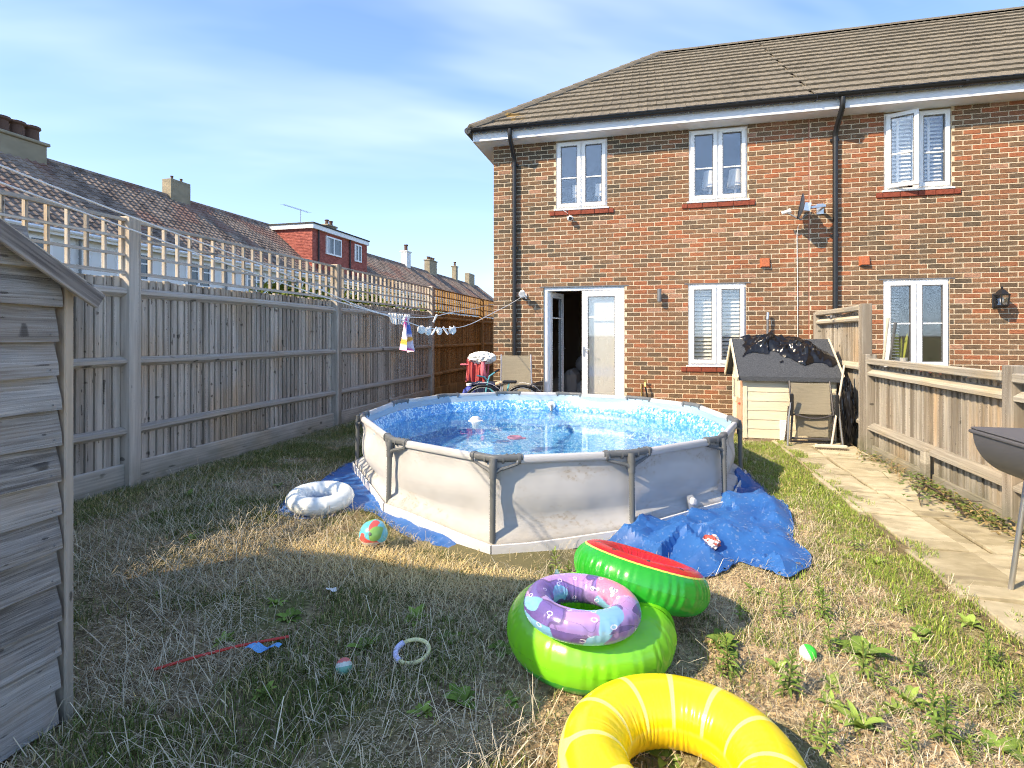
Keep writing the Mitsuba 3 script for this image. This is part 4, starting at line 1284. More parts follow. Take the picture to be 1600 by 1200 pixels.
def melon_fn(p, n, uv):
    k = smoothstep(.125, .135, uv.y) * smoothstep(.90, .885, uv.y) * smoothstep(.66, .655, uv.y)
    c = mix((.02, .33, .02), (.62, .012, .012), smoothstep(.148, .152, uv.y) * smoothstep(.66, .655, uv.y))
    rim = smoothstep(.134, .137, uv.y) * smoothstep(.152, .149, uv.y)
    c = mix(c, mi.Color3f(.75, .62, .10), rim)
    s = uv.x * 9
    fr = (s - dr.floor(s)) - .5
    sy = (uv.y - .235) / .035
    seed_ = smoothstep(1.0, .8, dr.sqrt(dr.square(fr / .06) + dr.square(sy)))
    return mix(c, mi.Color3f(.03, .012, .01), seed_)


pvc('pvc_melon', proc(melon_fn))


def green_fn(p, n, uv):
    a = uv.x * 5
    st = noise(uv.x * 7, uv.y * 1.2, 5.0)
    c = mix((.17, .56, .012), (.22, .64, .02), noise(uv.x * 12, uv.y * 6, 1.0))
    band = smoothstep(.965, .97, uv.y)
    return mix(c, mi.Color3f(.02, .36, .05), dr.clip(smoothstep(.93, .925, uv.y) * smoothstep(.78, .785, uv.y), 0, 1) * .8)


pvc('pvc_green', proc(green_fn))


def purple_fn(p, n, uv):
    u, v = uv.x * 16, uv.y * 7
    wx, wy = u + 1.4 * noise(u * .8, v * .8, 3.0), v + 1.2 * noise(u * .8, v * .8, 6.0)
    top = smoothstep(.05, .14, uv.y) * smoothstep(.52, .44, uv.y)
    c = mix((.10, .075, .25), (.21, .14, .42), noise(wx * .9, wy, 1.0))
    a = noise(wx * .75, wy * .7, 9.0)
    lav = mix((.50, .25, .54), (.42, .32, .62), noise(wx * 2, wy * 2, 4.0))
    c = mix(c, lav, smoothstep(.50, .53, a) * (.35 + .65 * top))
    line = smoothstep(.03, .012, dr.abs(a - .515)) + smoothstep(.02, .008, dr.abs(noise(wx * 1.4 + 5, wy * 1.3, 2.0) - .55)) * .7
    c = mix(c, mi.Color3f(.08, .06, .16), dr.clip(line, 0, 1) * .7)
    c = mix(c, mi.Color3f(.20, .46, .66), smoothstep(.68, .71, noise(wx * .8 + 7, wy * .7, 3.0)) * .9)
    c = mix(c, mi.Color3f(.72, .22, .34), smoothstep(.115, .105, dr.sqrt(dr.square(uv.x - .075) + dr.square((uv.y - .27) * .36))) * top)
    d1, d2, r = voronoi(uv.x * 24, uv.y * 10)
    bub = smoothstep(.06, .03, dr.abs(d1 - .2)) * smoothstep(.72, .74, r)
    return mix(c, mi.Color3f(.72, .70, .86), bub * .8)


pvc('pvc_purple', proc(purple_fn))
pvc('pvc_white', (.74, .80, .79), .3)
mat('valve_clear', (.7, .75, .7), .3)


def valve(parent, p, axis, r=.013):
    put('valve', MB().lathe([(0, .022), (r * .7, .022), (r * .7, .012), (r, .01), (r, 0), (r * 1.5, -.002)], p, 12, axis), 'valve_clear', parent, smooth=40)


def inflatable(name, label, R, r, m, centre, rot=(0, 0, 0), k=46, a=.012, seed=1, valve_at=(.3, .35), b=.8):
    t = thing(name, label, 'inflatable ring')
    M = euler(*rot)
    put_surface('tube', torus(R, r, 420, 44, seam(k, a, seed, b)), m, t, M, centre)
    u, v = valve_at
    al, be = u * 2 * PI, v * 2 * PI
    nn = np.array([math.cos(be) * math.cos(al), math.cos(be) * math.sin(al), math.sin(be)])
    pp = np.array([R * math.cos(al), R * math.sin(al), 0]) + nn * r * 1.0
    valve(t, M @ pp + np.asarray(centre), M @ nn)
    ring = [M @ np.array([(R + r * .97) * math.cos(x), (R + r * .97) * math.sin(x), 0]) + np.asarray(centre) for x in np.linspace(0, 2 * PI, 120, endpoint=False)]
    put('weld_seam', MB().tube(ring, .0035, 4, closed=True), m, t, smooth=True) if m in ('pvc_white',) else None
    return t


inflatable('lemon_swim_ring', 'large yellow lemon-slice inflatable ring at the bottom edge, nearest the camera', .258, .108, 'pvc_lemon', (.095, 1.68, .108), (0, 0, .5), 58, .0085, 2, (.78, .42), .5)
inflatable('green_swim_ring', 'large plain green inflatable ring under the small purple ring', .245, .122, 'pvc_green', (-.245, 2.385, .122), (0, 0, 0), 44, .020, 4, (.36, .2))
inflatable('purple_swim_ring', 'small purple patterned inflatable ring lying on top of the green one', .180, .060, 'pvc_purple', (-.262, 2.225, .288), (-.05, .03, .1), 36, .024, 6, (.06, .36))
inflatable('watermelon_swim_ring', 'red and green watermelon inflatable ring leaning on the green ring', .225, .102, 'pvc_melon', (-.035, 2.72, .225), (-.235, .26, .2), 44, .030, 8, (.1, .66), 1.0)
inflatable('white_swim_ring', 'white inflatable ring lying on the blue tarpaulin left of the pool', .195, .070, 'pvc_white', (-2.58, 3.88, .085), (.06, .04, 0), 18, .035, 9, (.6, .3))


# ---------------------------------------------------------------- balls and small toys
def ball_fn(p, n, uv):
    c = mix((.10, .42, .55), (.14, .55, .66), noise(p.x * 30, p.y * 30, p.z * 30))
    a = noise(p.x * 13 + 4, p.y * 13, p.z * 13)
    c = mix(c, mi.Color3f(.62, .10, .09), smoothstep(.54, .57, a))
    b = noise(p.x * 12 + 9, p.y * 12 + 2, p.z * 12 + 5)
    c = mix(c, mi.Color3f(.20, .42, .10), smoothstep(.60, .63, b))
    c = mix(c, mi.Color3f(.62, .58, .50), smoothstep(.64, .67, noise(p.x * 14 + 2, p.y * 14 + 8, p.z * 14 + 1)))
    return mix(c, mi.Color3f(.10, .05, .03), smoothstep(.72, .75, noise(p.x * 22 + 1, p.y * 22, p.z * 22 + 7)))


mat('ball_print', proc(ball_fn), .3, coat=.5)
bb = thing('beach_ball', 'colourful red, blue and green ball on the straw at the pool edge', 'ball')
put('skin', blob((-1.80, 3.32, .058), (.094,) * 3, sub=4), 'ball_print', bb, smooth=True)
put('valve', MB().lathe([(0, .004), (.008, .004), (.011, 0)], (-1.78, 3.233, .09), 10, (.2, -.9, .3)), 'rubber_seal', bb)


def tri_ball(name, label, p, r, c1, c2, c3, tilt):
    b = thing(name, label, 'ball')
    m = trimesh.creation.icosphere(subdivisions=3)
    v = m.vertices
    z = (v @ euler(*tilt).T)[:, 2]
    col = np.where((z > .45)[:, None], c1, np.where((z > .0)[:, None], c2, c3))
    w = v * r + np.asarray(p)
    put('skin', trimesh.Trimesh(w, m.faces, process=False), 'toy_paint', b, smooth=True, color=col)
    ring = np.array([(math.cos(t), math.sin(t), 0) for t in np.linspace(0, 2 * PI, 40, endpoint=False)]) @ euler(*tilt) * r + np.asarray(p)
    put('seam', MB().tube(ring, .0012, 4, closed=True), 'white_plastic', b)


mat('toy_paint', VC, .5)
tri_ball('play_ball', 'small mint green ball with white and pink bands in the shaded grass', (-1.22, 2.0, .030), .033, (.62, .16, .15), (.62, .68, .62), (.20, .46, .36), (.5, .3, 0))
tri_ball('play_ball', 'small half white, half bright green ball among weeds on bare soil', (.672, 2.565, .034), .034, (.05, .62, .05), (.05, .62, .05), (.80, .80, .78), (0, -1.1, .3))
rg_ = thing('glow_bracelet', 'pale yellow and white plastic ring lying flat in the shaded grass', 'toy ring')
pts = [(-.99 + .072 * math.cos(t), 2.17 + .072 * math.sin(t), .03 + .010 * math.sin(t)) for t in np.linspace(-2.2, 2.75, 40)]
put('hoop', MB().tube(pts, .0085, 8), mat('glow_yellow', (.74, .72, .36), .4), rg_, smooth=True)
put('clasp', MB().tube([(-.99 + .072 * math.cos(t), 2.17 + .072 * math.sin(t), .032 + .010 * math.sin(t)) for t in np.linspace(2.6, 4.3, 14)], .0125, 8), mat('lilac_plastic', (.58, .60, .86), .4), rg_, smooth=True)
st = thing('toy_wand', 'red stick with a light blue ribbon lying in the shaded grass', 'stick')
put('rod', MB().tube([(-1.971, 1.80, .025), (-1.86, 1.90, .036), (-1.74, 2.0, .042), (-1.58, 2.13, .035)], .0062, 8), mat('red_plastic', (.55, .045, .03), .4), st, smooth=True)
rb = MB()
for k in range(3):
    a = [(-1.70 + .035 * t * 3 + .02 * k, 1.985 + .02 * t + .012 * k, .04 + .012 * math.sin(7 * t + k)) for t in np.linspace(0, 1, 9)]
    v = [q for p in a for q in (p, (p[0] + .006, p[1] + .016, p[2] + .008))]
    rb.add(v, [(i * 2, i * 2 + 2, i * 2 + 3, i * 2 + 1) for i in range(8)])
put('ribbon', rb, mat('blue_ribbon', (.14, .38, .72), .5), st)
pp = MB()
ang = np.linspace(0, 2 * PI, 12, endpoint=False)
pv = [(-1.66, 2.60, .03)] + [(-1.66 + .032 * math.cos(t) * rnd.uniform(.7, 1.2), 2.60 + .018 * math.sin(t) * rnd.uniform(.7, 1.2), .02 + rnd.uniform(0, .015)) for t in ang]
pp.add(pv, [(0, 1 + k, 1 + (k + 1) % 12, 1 + (k + 1) % 12) for k in range(12)])
put('paper_scrap', pp, 'blind_white', label='crumpled scrap of white paper lying in the dry grass', cat='litter')
TZ = float(vz[tk.query((.405, 3.70))[1]])
cb = thing('crumpled_wrapper', 'crumpled white and red wrapper lying on the blue tarpaulin right of the pool', 'litter')
m = trimesh.creation.icosphere(subdivisions=3)
dd = meshkit.fbm(m.vertices * 3.2, 3, 5)
v = m.vertices * (.045 * (.65 + .8 * dd))[:, None] * np.array([1.1, 1, .9]) + np.array([.405, 3.70, TZ + .034])
put('ball', trimesh.Trimesh(v, m.faces, process=False), mat('wrapper_print', proc(lambda p, n, uv: mix((.75, .70, .66), (.50, .09, .06), smoothstep(.52, .58, noise(p.x * 40, p.y * 40, p.z * 40)))), .5), cb)
put('torn_flap', MB().add([(.37, 3.68, TZ + .02), (.34, 3.66, TZ + .06), (.36, 3.70, TZ + .075), (.385, 3.70, TZ + .05)], [(0, 1, 2, 3)]), 'wrapper_print', cb)

# ---------------------------------------------------------------- the shed at the left
shed = thing('garden_shed', 'weathered grey timber shed with overlapping boards, at the left edge', 'shed')
SX, SYF, EZ_, HALF = -2.05, 1.50, 1.555, .66
YM = SYF - HALF
SLP = .64
put('frame', MB().box((SX - 1.7, SYF - 2 * HALF + .02, 0), (SX - .03, SYF - .04, EZ_ - .02)), 'wood_shed', shed)
n = 13
exp_ = .123
z = .03
while z < EZ_ + HALF * SLP:
    zt = z + exp_ + .02
    ya, yb = SYF - 2 * HALF + .01, SYF - .035 + rnd.uniform(-.012, .006)
    if z > EZ_:
        cut = (z - EZ_) / SLP
        ya, yb = ya + cut, SYF - cut - .01
    if yb - ya < .05:
        break
    ys = np.linspace(ya, yb, 24)
    cup = [.010 * math.sin(7 * t + z * 31) * .5 + .012 * max(0, (t - .8) / .2) * rnd.uniform(-.2, 1) for t in np.linspace(0, 1, 24)]
    v, f = [], []
    wob = rnd.uniform(-.004, .004)
    for y, c in zip(ys, cup):
        zz = .004 * math.sin(y * 9 + z * 40)
        v += [(SX + .004, y, z + zz), (SX + .036 + c * .6 + wob, y, z + zz), (SX + .030 + c * .8 + wob, y, z + exp_ * .35), (SX + .007, y, zt), (SX - .004, y, zt)]
    for i in range(23):
        f += [(i * 5 + q, (i + 1) * 5 + q, (i + 1) * 5 + q + 1, i * 5 + q + 1) for q in range(4)]
    f += [(23 * 5 + 0, 23 * 5 + 4, 23 * 5 + 3, 23 * 5 + 2), (23 * 5, 23 * 5 + 2, 23 * 5 + 1, 23 * 5 + 1), (0, 2, 3, 4), (0, 1, 2, 2)]
    put('board', MB().add(v, f), 'wood_shed', shed)
    for yy in (yb - .03,):
        put('nail', MB().lathe([(0, .0015), (.0022, .001), (.003, 0)], (SX + .036 + cup[-2] * .7 + wob, yy, z + .022), 8, (1, 0, 0)), 'rubber_seal', shed)
    z += exp_
put('corner_post', MB().tm(cbox((SX - .05, SYF - .02, 0), (SX + .034, SYF + .012, EZ_ + .02), .004)), 'wood_left_upright', shed)
dark = MB().box((SX - .2, SYF - .045, .02), (SX - .01, SYF - .02, EZ_ - .01))
put('batten', dark, 'wood_shed', shed)
RO = .075   # verge overhang
for s, y_e in ((1, SYF + .08), (-1, SYF - 2 * HALF - .08)):
    ze = EZ_ - .08 * SLP + .045
    zr = EZ_ + HALF * SLP + .045
    a, b = np.array([0, y_e, ze]), np.array([0, YM, zr])
    nrm = norm(np.array([0, SLP * s, 1.0]))
    v = []
    for x in (SX - 1.8, SX + RO):
        for q in (a, b):
            for t in (0, .014):
                p = q + nrm * t
                v.append((x, p[1], p[2]))
    put('roof_panel', MB().add(v, [(0, 2, 3, 1), (4, 5, 7, 6), (0, 1, 5, 4), (2, 6, 7, 3), (1, 3, 7, 5), (0, 4, 6, 2)]), 'wood_left_level', shed)
    d = norm(b - a)
    bb_a, bb_b = a - nrm * .028, b - nrm * .028
    put('bargeboard', MB().beam((SX + RO + .012, *bb_a[1:]), (SX + RO + .012, *(bb_b + d * .0)[1:]), .018, .058, up=nrm, bev=.003), 'wood_barge', shed)


def barge_fn(p, n, uv):
    u = p.y * .84 - p.z * .54
    w = p.y * .54 + p.z * .84
    g = fbm(u * 4, w * 80, 1.0, 4)
    c = mix((.09, .08, .075), (.36, .34, .32), dr.clip(g * 1.6 - .3, 0, 1))
    return c * (1 - .7 * smoothstep(.85, .92, noise(u * 9, w * 24, 2.0)))


mat('wood_barge', proc(barge_fn), .85, spec=.2)

# ---------------------------------------------------------------- the playhouse
mat('cream_paint', proc(lambda p, n, uv: mix((.58, .52, .38), (.72, .66, .50), fbm(p.x * 3, p.y * 3, p.z * 14, 3))), .6)
mat('roof_felt', proc(lambda p, n, uv: mix((.035, .04, .048), (.10, .11, .125), noise(p.x * 130, p.y * 130, p.z * 130))), .9, spec=.2)
mat('bin_bag', (.010, .010, .012), .16, spec=.45)
ph = thing('playhouse', 'cream wooden playhouse with a dark felt roof, standing at the end of the stone path', 'playhouse')
PX0, PX1, PY0, PY1, PEZ, PRZ = 1.262, 2.36, 7.75, 8.78, .90, 1.335
PYM = (PY0 + PY1) / 2
put('body', MB().box((PX0 + .02, PY0 + .02, .04), (PX1 - .01, PY1 - .01, PEZ)), 'cream_paint', ph)
put('floor_beam', MB().box((PX0 - .01, PY0 - .005, .0), (PX1, PY1, .04)), 'room_dark', ph)
for k in range(7):
    z = .045 + k * .123
    m = MB().add([(PX0 + .03, PY0 - .012, z + .001), (PX1, PY0 - .012, z + .001), (PX1, PY0 - .004, z + .119), (PX0 + .03, PY0 - .004, z + .119), (PX1, PY0 + .004, z + .1235), (PX0 + .03, PY0 + .004, z + .1235), (PX1, PY0 + .019, z), (PX0 + .03, PY0 + .019, z)], [(0, 1, 2, 3), (3, 2, 4, 5), (7, 6, 1, 0), (6, 4, 2, 1), (7, 0, 3, 5)])
    put('board', m, 'cream_paint', ph)
put('corner_trim', MB().tm(cbox((PX0 - .022, PY0 - .022, .04), (PX0 + .03, PY0 + .018, PEZ - .02), .004)), 'cream_paint', ph)
for k in range(10):
    z = .045 + k * .123
    zt = min(z + .119, PRZ - .03)
    c0, c1 = max(0, (z - PEZ)) / (PRZ - PEZ), max(0, (zt - PEZ)) / (PRZ - PEZ)
    hy = (PY1 - PY0) / 2
    if z > PRZ - .06:
        break
    ya, yb, yc, yd = PYM - hy * (1 - c0) + .02, PYM + hy * (1 - c0), PYM + hy * (1 - c1), PYM - hy * (1 - c1) + .02
    v = [(PX0 - .006, ya, z), (PX0 - .006, yb, z), (PX0 - .001, yc, zt), (PX0 - .001, yd, zt), (PX0 + .019, ya, z - .002), (PX0 + .019, yb, z - .002), (PX0 + .019, yc, zt + .002), (PX0 + .019, yd, zt + .002)]
    put('gable_board', MB().add(v, [(1, 0, 3, 2), (0, 1, 5, 4), (3, 7, 6, 2), (0, 4, 7, 3), (1, 2, 6, 5)]), 'cream_paint', ph)
pd = put('door', cbox((PX0 - .03, 7.86, .06), (PX0 - .008, 8.22, .86), .004), mat('pine_door', (.50, .30, .20), .7), ph)
put('door_trim', cbox((PX0 - .038, 7.89, .55), (PX0 - .030, 8.19, .80), .003), 'cream_paint', pd)
put('door_knob', blob((PX0 - .045, 7.90, .48), (.016,) * 3), mat('red_knob', (.55, .1, .06), .4), pd, smooth=True)
pw_ = put('window', MB().tm(cbox((PX0 - .03, 8.30, .46), (PX0 - .008, 8.34, .82), .003)).tm(cbox((PX0 - .03, 8.60, .46), (PX0 - .008, 8.64, .82), .003)).tm(cbox((PX0 - .03, 8.341, .46), (PX0 - .008, 8.599, .50), .003)).tm(cbox((PX0 - .03, 8.341, .78), (PX0 - .008, 8.599, .82), .003)), 'cream_paint', ph)
put('pane', MB().box((PX0 - .012, 8.34, .5), (PX0 - .0085, 8.6, .78)), 'dark_pane', pw_)
for s, ye in ((-1, PY0 - .09), (1, PY1 + .09)):
    ze = PEZ - .055
    v = []
    for x in (PX0 - .085, PX1 + .06):
        v += [(x, ye, ze), (x, PYM, PRZ), (x, PYM, PRZ + .022), (x, ye, ze + .022)]
    f = [(0, 4, 7, 3), (3, 7, 6, 2), (0, 3, 2, 1), (4, 5, 6, 7), (0, 1, 5, 4)]
    put('roof', MB().add(v, f), 'roof_felt', ph)
    put('felt_lap', MB().box((PX0 - .087, ye - .004, ze - .035), (PX1 + .062, ye, ze + .024)), 'roof_felt', ph)
    for x in (PX0 - .1, PX1 + .061):
        put('verge_board', MB().beam((x, ye - .02, ze - .015), (x, PYM, PRZ - .0), .018, .075, bev=.003), 'cream_paint', ph)


def crumple(name, label, cat, nx, ny, at, inside, amp, seed, mname, fr=5.0, group=None):
    """sheet over (s, t) in 0..1: at(s, t) -> point and normal; thrown into sharp folds"""
    S_, T_ = np.meshgrid(np.linspace(0, 1, nx), np.linspace(0, 1, ny), indexing='ij')
    q = np.stack([S_ * fr, T_ * fr * ny / nx, 0 * S_ + seed], -1)
    h = (1 - np.abs(2 * meshkit.fbm(q, 3, seed) - 1)) ** 2 + .45 * (1 - np.abs(2 * meshkit.fbm(q * 2.7, 3, seed + 1) - 1)) ** 2
    v, ok = [], []
    for i in range(nx):
        for j in range(ny):
            p, n = at(S_[i, j], T_[i, j])
            e = inside(S_[i, j], T_[i, j]) + .10 * (meshkit.noise(np.array([[S_[i, j] * 9, T_[i, j] * 9, seed]]))[0] - .5)
            ok.append(e > 0)
            v.append(np.asarray(p) + np.asarray(n) * (.004 + amp * h[i, j] * min(1, max(0.03, e * 5))))
    ok = np.array(ok).reshape(nx, ny)
    idx = np.arange(nx * ny).reshape(nx, ny)
    k = ok[:-1, :-1] & ok[1:, :-1] & ok[1:, 1:] & ok[:-1, 1:]
    f = np.stack([idx[:-1, :-1], idx[1:, :-1], idx[1:, 1:], idx[:-1, 1:]], -1)[k]
    m = MB().add(v, f).mesh()
    m.remove_unreferenced_vertices()
    put(name, m, mname, smooth=32, label=label, cat=cat, group=group)


rs = norm(np.array([0, PYM - PY0 + .09, PRZ - PEZ + .055]))
rn = np.array([0, -rs[2], rs[1]])
RLEN = math.hypot(PYM - PY0 + .09, PRZ - PEZ + .055)


def roof_at(s, t):
    return np.array([1.27 + 1.14 * s, PY0 - .09, PEZ - .030]) + rs * RLEN * (t * 1.03), rn


def bag_in(s, t):
    c1 = .62 + .06 * math.sin(s * 9)
    a = min(s - .02, t - c1 + .12 * (s < .3), .62 - s) if s < .6 else -1
    b = min(s - (.44 - .05 * (1 - t)), 1.0 - s - .30 * max(0, t - .55) / .45 * 1.0, t - (.28 + .25 * abs(s - .78) - .06 * math.sin(s * 22)))
    return max(a, b)


crumple('bin_liner', 'crumpled shiny black plastic sheet thrown over the playhouse roof', 'plastic sheet', 90, 50, roof_at, bag_in, .10, 3, 'bin_bag', 7.0)


def sack(name, label, cat, p, s, mname, seed, amp=.35, fr=3.0, **kw):
    m = trimesh.creation.icosphere(subdivisions=4)
    d = 1 - np.abs(2 * meshkit.fbm(m.vertices * fr * np.array([1.3, 1.3, .7]) + seed, 4, seed) - 1)
    v = m.vertices * (1 - amp + amp * 1.6 * d)[:, None] * np.asarray(s) + np.asarray(p)
    v[:, 2] = np.maximum(v[:, 2], .012)
    return put(name, trimesh.Trimesh(v, m.faces, process=False), mname, smooth=38, label=label, cat=cat, **kw)


sack('rubbish_sack', 'tall shiny black rubbish sack between the playhouse and the fence', 'bag', (2.435, 7.62, .40), (.075, .13, .42), 'bin_bag', 5)

# folded garden chair against the playhouse
mat('mesh_fabric', proc(lambda p, n, uv: mix((.17, .15, .105), (.27, .24, .17), fbm(p.x * 12, p.y * 12, p.z * 160, 2))), .8)
mat('chair_frame', (.075, .07, .07), .45, metallic=.2)
ch = thing('folding_chair', 'folded grey-brown mesh garden chair leaning on the playhouse wall', 'chair')


def sling(parent, name, a, b, c, d, sag=.02, n=10):
    """fabric panel a-b (lower edge) to d-c (upper edge)"""
    a, b, c, d = (np.asarray(x, float) for x in (a, b, c, d))
    nr = norm(np.cross(b - a, d - a))
    v = []
    for i in range(n + 1):
        for j in range(n + 1):
            s, t = i / n, j / n
            p = (a * (1 - s) + b * s) * (1 - t) + (d * (1 - s) + c * s) * t
            v.append(p - nr * sag * math.sin(PI * s) * (0.4 + .6 * math.sin(PI * t)))
    f = [(i * (n + 1) + j, (i + 1) * (n + 1) + j, (i + 1) * (n + 1) + j + 1, i * (n + 1) + j + 1) for i in range(n) for j in range(n)]
    put(name, MB().add(v, f), 'mesh_fabric', parent, smooth=True)


sling(ch, 'back_sling', (1.80, 7.47, .42), (2.215, 7.47, .42), (2.235, 7.60, .80), (1.785, 7.60, .80))
sling(ch, 'seat_sling', (1.84, 7.52, .13), (2.20, 7.52, .13), (2.215, 7.58, .50), (1.82, 7.58, .50))
for x, s in ((1.775, -1), (2.245, 1)):
    put('back_tube', MB().tube([(x, 7.62, .82), (x, 7.46, .40), (x + .01 * s, 7.50, .08)], .013, 8), 'chair_frame', ch, smooth=True)
    put('leg', MB().tube([(x + s * .03, 7.40, .57), (x + s * .055, 7.42, .35), (x + s * .075, 7.36, .015)], .014, 8), 'steel', ch, smooth=True)
    put('leg', MB().tube([(x + s * .02, 7.55, .50), (x + s * .03, 7.60, .2), (x + s * .04, 7.66, .015)], .013, 8), 'chair_frame', ch, smooth=True)
    put('armrest', MB().tm(cbox((x + s * .02 - .022, 7.385, .40), (x + s * .02 + .022, 7.42, .68), .012)), 'black_plastic', ch)
put('cross_bar', MB().tube([(1.76, 7.48, .11), (2.26, 7.48, .11)], .013, 8).tube([(1.76, 7.52, .06), (2.26, 7.52, .06)], .012, 8), 'chair_frame', ch, smooth=True)
put('lower_edge_tube', MB().tube([(1.79 + .44 * t, 7.44 - .03 * math.sin(PI * t), .42 - .045 * math.sin(PI * t)) for t in np.linspace(0, 1, 12)], .011, 8), 'chair_frame', ch, smooth=True)
put('white_board', cbox((1.685, 7.70, .03), (1.765, 7.72, .30), .004), 'white_plastic', label='small white board standing by the folded chair at the playhouse wall', cat='board')
br = thing('broom', 'pale broom leaning across the folded chair, its head on the path', 'broom')
put('handle', MB().tube([(2.41, 7.62, 1.03), (2.16, 7.27, .06)], .0125, 10), mat('broom_wood', (.55, .50, .40), .7), br, smooth=50)
put('head', MB().tm(cbox((1.98, 7.235, .045), (2.33, 7.295, .085), .01)), 'broom_wood', br)
bm = MB()
for k in range(60):
    x = 1.99 + .33 * k / 59
    for dy in (-.02, 0, .02):
        bm.beam((x, 7.265 + dy, .05), (x + rnd.uniform(-.012, .012), 7.255 + dy * 1.8, .03), .005, .005)
put('bristles', bm, mat('bristle', (.12, .09, .06), .9), br, kind='stuff')
# tools and poles
for lab, a, b, m in (('pale wooden pole leaning behind the tall fence panel, beside the right house window', (2.70, 7.50, .05), (2.72, 7.16, 1.60), 'broom_wood'), ('grey metal pole leaning next to the wooden pole behind the fence', (2.78, 7.62, .05), (2.74, 7.02, 1.545), 'steel')):
    t = thing('garden_pole', lab, 'pole')
    put('shaft', MB().tube([a, b], .014, 8), m, t, smooth=50)
    e = norm(np.array(b) - np.array(a))
    put('grip', MB().tube([np.array(b) - e * .12, np.array(b) + e * .01], .018, 8), 'grey_metal' if m == 'steel' else m, t, smooth=50)
gp = thing('garden_pole', 'thin grey pole standing against the brick wall behind the playhouse', 'pole')
put('shaft', MB().tube([(1.80, 9.1, .0), (1.835, 9.2, 1.70)], .017, 8), 'grey_metal', gp, smooth=50)
put('grip', MB().tube([(1.833, 9.195, 1.66), (1.837, 9.205, 1.77)], .023, 8), 'steel', gp, smooth=50)

# ---------------------------------------------------------------- fittings on the house wall
ds = thing('satellite_dish', 'grey satellite dish on the wall between the two houses', 'satellite dish')
ax = norm(np.array([-.96, .22, .20]))
F3 = frame(ax)
C3 = np.array([2.29, 8.99, 3.355])
prof = [(r, .34 * r * r / .27) for r in np.linspace(.0, .20, 9)]
m = MB()
for off, flip in ((0, False), (-.012, True)):
    pr = [(r, z + off) for r, z in prof]
    b = MB().lathe(pr, (0, 0, 0), 36)
    v = b.v[0].copy()
    v[:, 1] *= 1.12
    m.add(C3 + v @ F3.T, b.f[0] if not flip else b.f[0][:, ::-1])
put('bowl', m, mat('dish_grey', (.20, .215, .23), .5), ds, smooth=40)
low = C3 + F3 @ np.array([0, 0, 0])
bot = C3 + np.array([0, 0, -.20]) + ax * .03
lnb = C3 + ax * .22 + np.array([-.02, 0, -.10])
put('feed_arm', MB().tube([C3 - ax * .05 + (0, 0, -.1), bot, lnb], .012, 8), 'dish_grey', ds, smooth=50)
put('feed_horn', MB().lathe([(0, -.06), (.026, -.06), (.026, .03), (.036, .045), (.036, .07), (0, .07)], lnb, 14, norm(C3 - lnb)), 'white_plastic', ds, smooth=40)
put('back_bracket', MB().beam(C3 - ax * .015, C3 - ax * .10, .10, .12).beam(C3 - ax * .10, (2.60, 9.05, 3.37), .035, .035).beam((2.60, 9.05, 3.37), (2.60, 9.28, 3.37), .035, .035).box((2.55, 9.272, 3.29), (2.65, 9.291, 3.45)), 'steel', ds)
put('cable', MB().tube([C3 + (-.03, .1, -.25), (2.27, 9.2, 3.10), (2.275, 9.283, 2.98), (2.285, 9.284, 2.0), (2.288, 9.284, .3)], .006, 6), 'white_plastic', ds, smooth=50)
sc_ = thing('security_camera', 'small white security camera on the brick wall below the leftmost upper window', 'camera')
put('base', MB().lathe([(.04, 0), (.04, .015), (.0, .018)], (-1.285, 9.292, 3.44), 14, (0, -1, 0)), 'white_plastic', sc_, smooth=40)
put('body', MB().tm(cbox((-1.33, 9.17, 3.375), (-1.24, 9.25, 3.455), .02)).tube([(-1.285, 9.28, 3.44), (-1.285, 9.24, 3.43)], .012, 8), 'white_plastic', sc_)
put('lens', MB().lathe([(.03, 0), (.03, .006), (0, .008)], (-1.275, 9.168, 3.405), 14, (0.1, -1, -.1)), 'black_plastic', sc_, smooth=40)
put('cable', MB().tube([(-1.285, 9.27, 3.46), (-1.30, 9.283, 3.50), (-1.42, 9.26, 3.58)], .005, 6), 'white_plastic', sc_)
fl2 = thing('floodlight', 'small white and black security light beside the left downpipe', 'light')
put('bracket', MB().box((-2.13, 9.262, 2.05), (-2.06, 9.292, 2.15)).tube([(-2.095, 9.27, 2.12), (-2.10, 9.17, 2.13)], .012, 8), 'white_plastic', fl2)
put('head', MB().lathe([(0, -.05), (.045, -.045), (.06, .05), (.052, .055), (0, .05)], (-2.10, 9.11, 2.14), 16, (.1, -.8, -.45)), 'white_plastic', fl2, smooth=40)
put('sensor', MB().tm(cbox((-2.12, 9.18, 2.03), (-2.07, 9.25, 2.08), .012)), 'black_plastic', fl2)
ul = thing('wall_light', 'slim steel cylinder wall light between the patio doors and the shuttered window', 'light')
put('cylinder', MB().lathe([(0, -.105), (.032, -.105), (.035, -.1), (.035, .1), (.032, .105), (0, .105)], (.193, 9.20, 2.07), 18), 'grey_metal', ul, smooth=40)
put('bracket', MB().box((.17, 9.235, 2.03), (.216, 9.292, 2.11)), 'steel', ul)
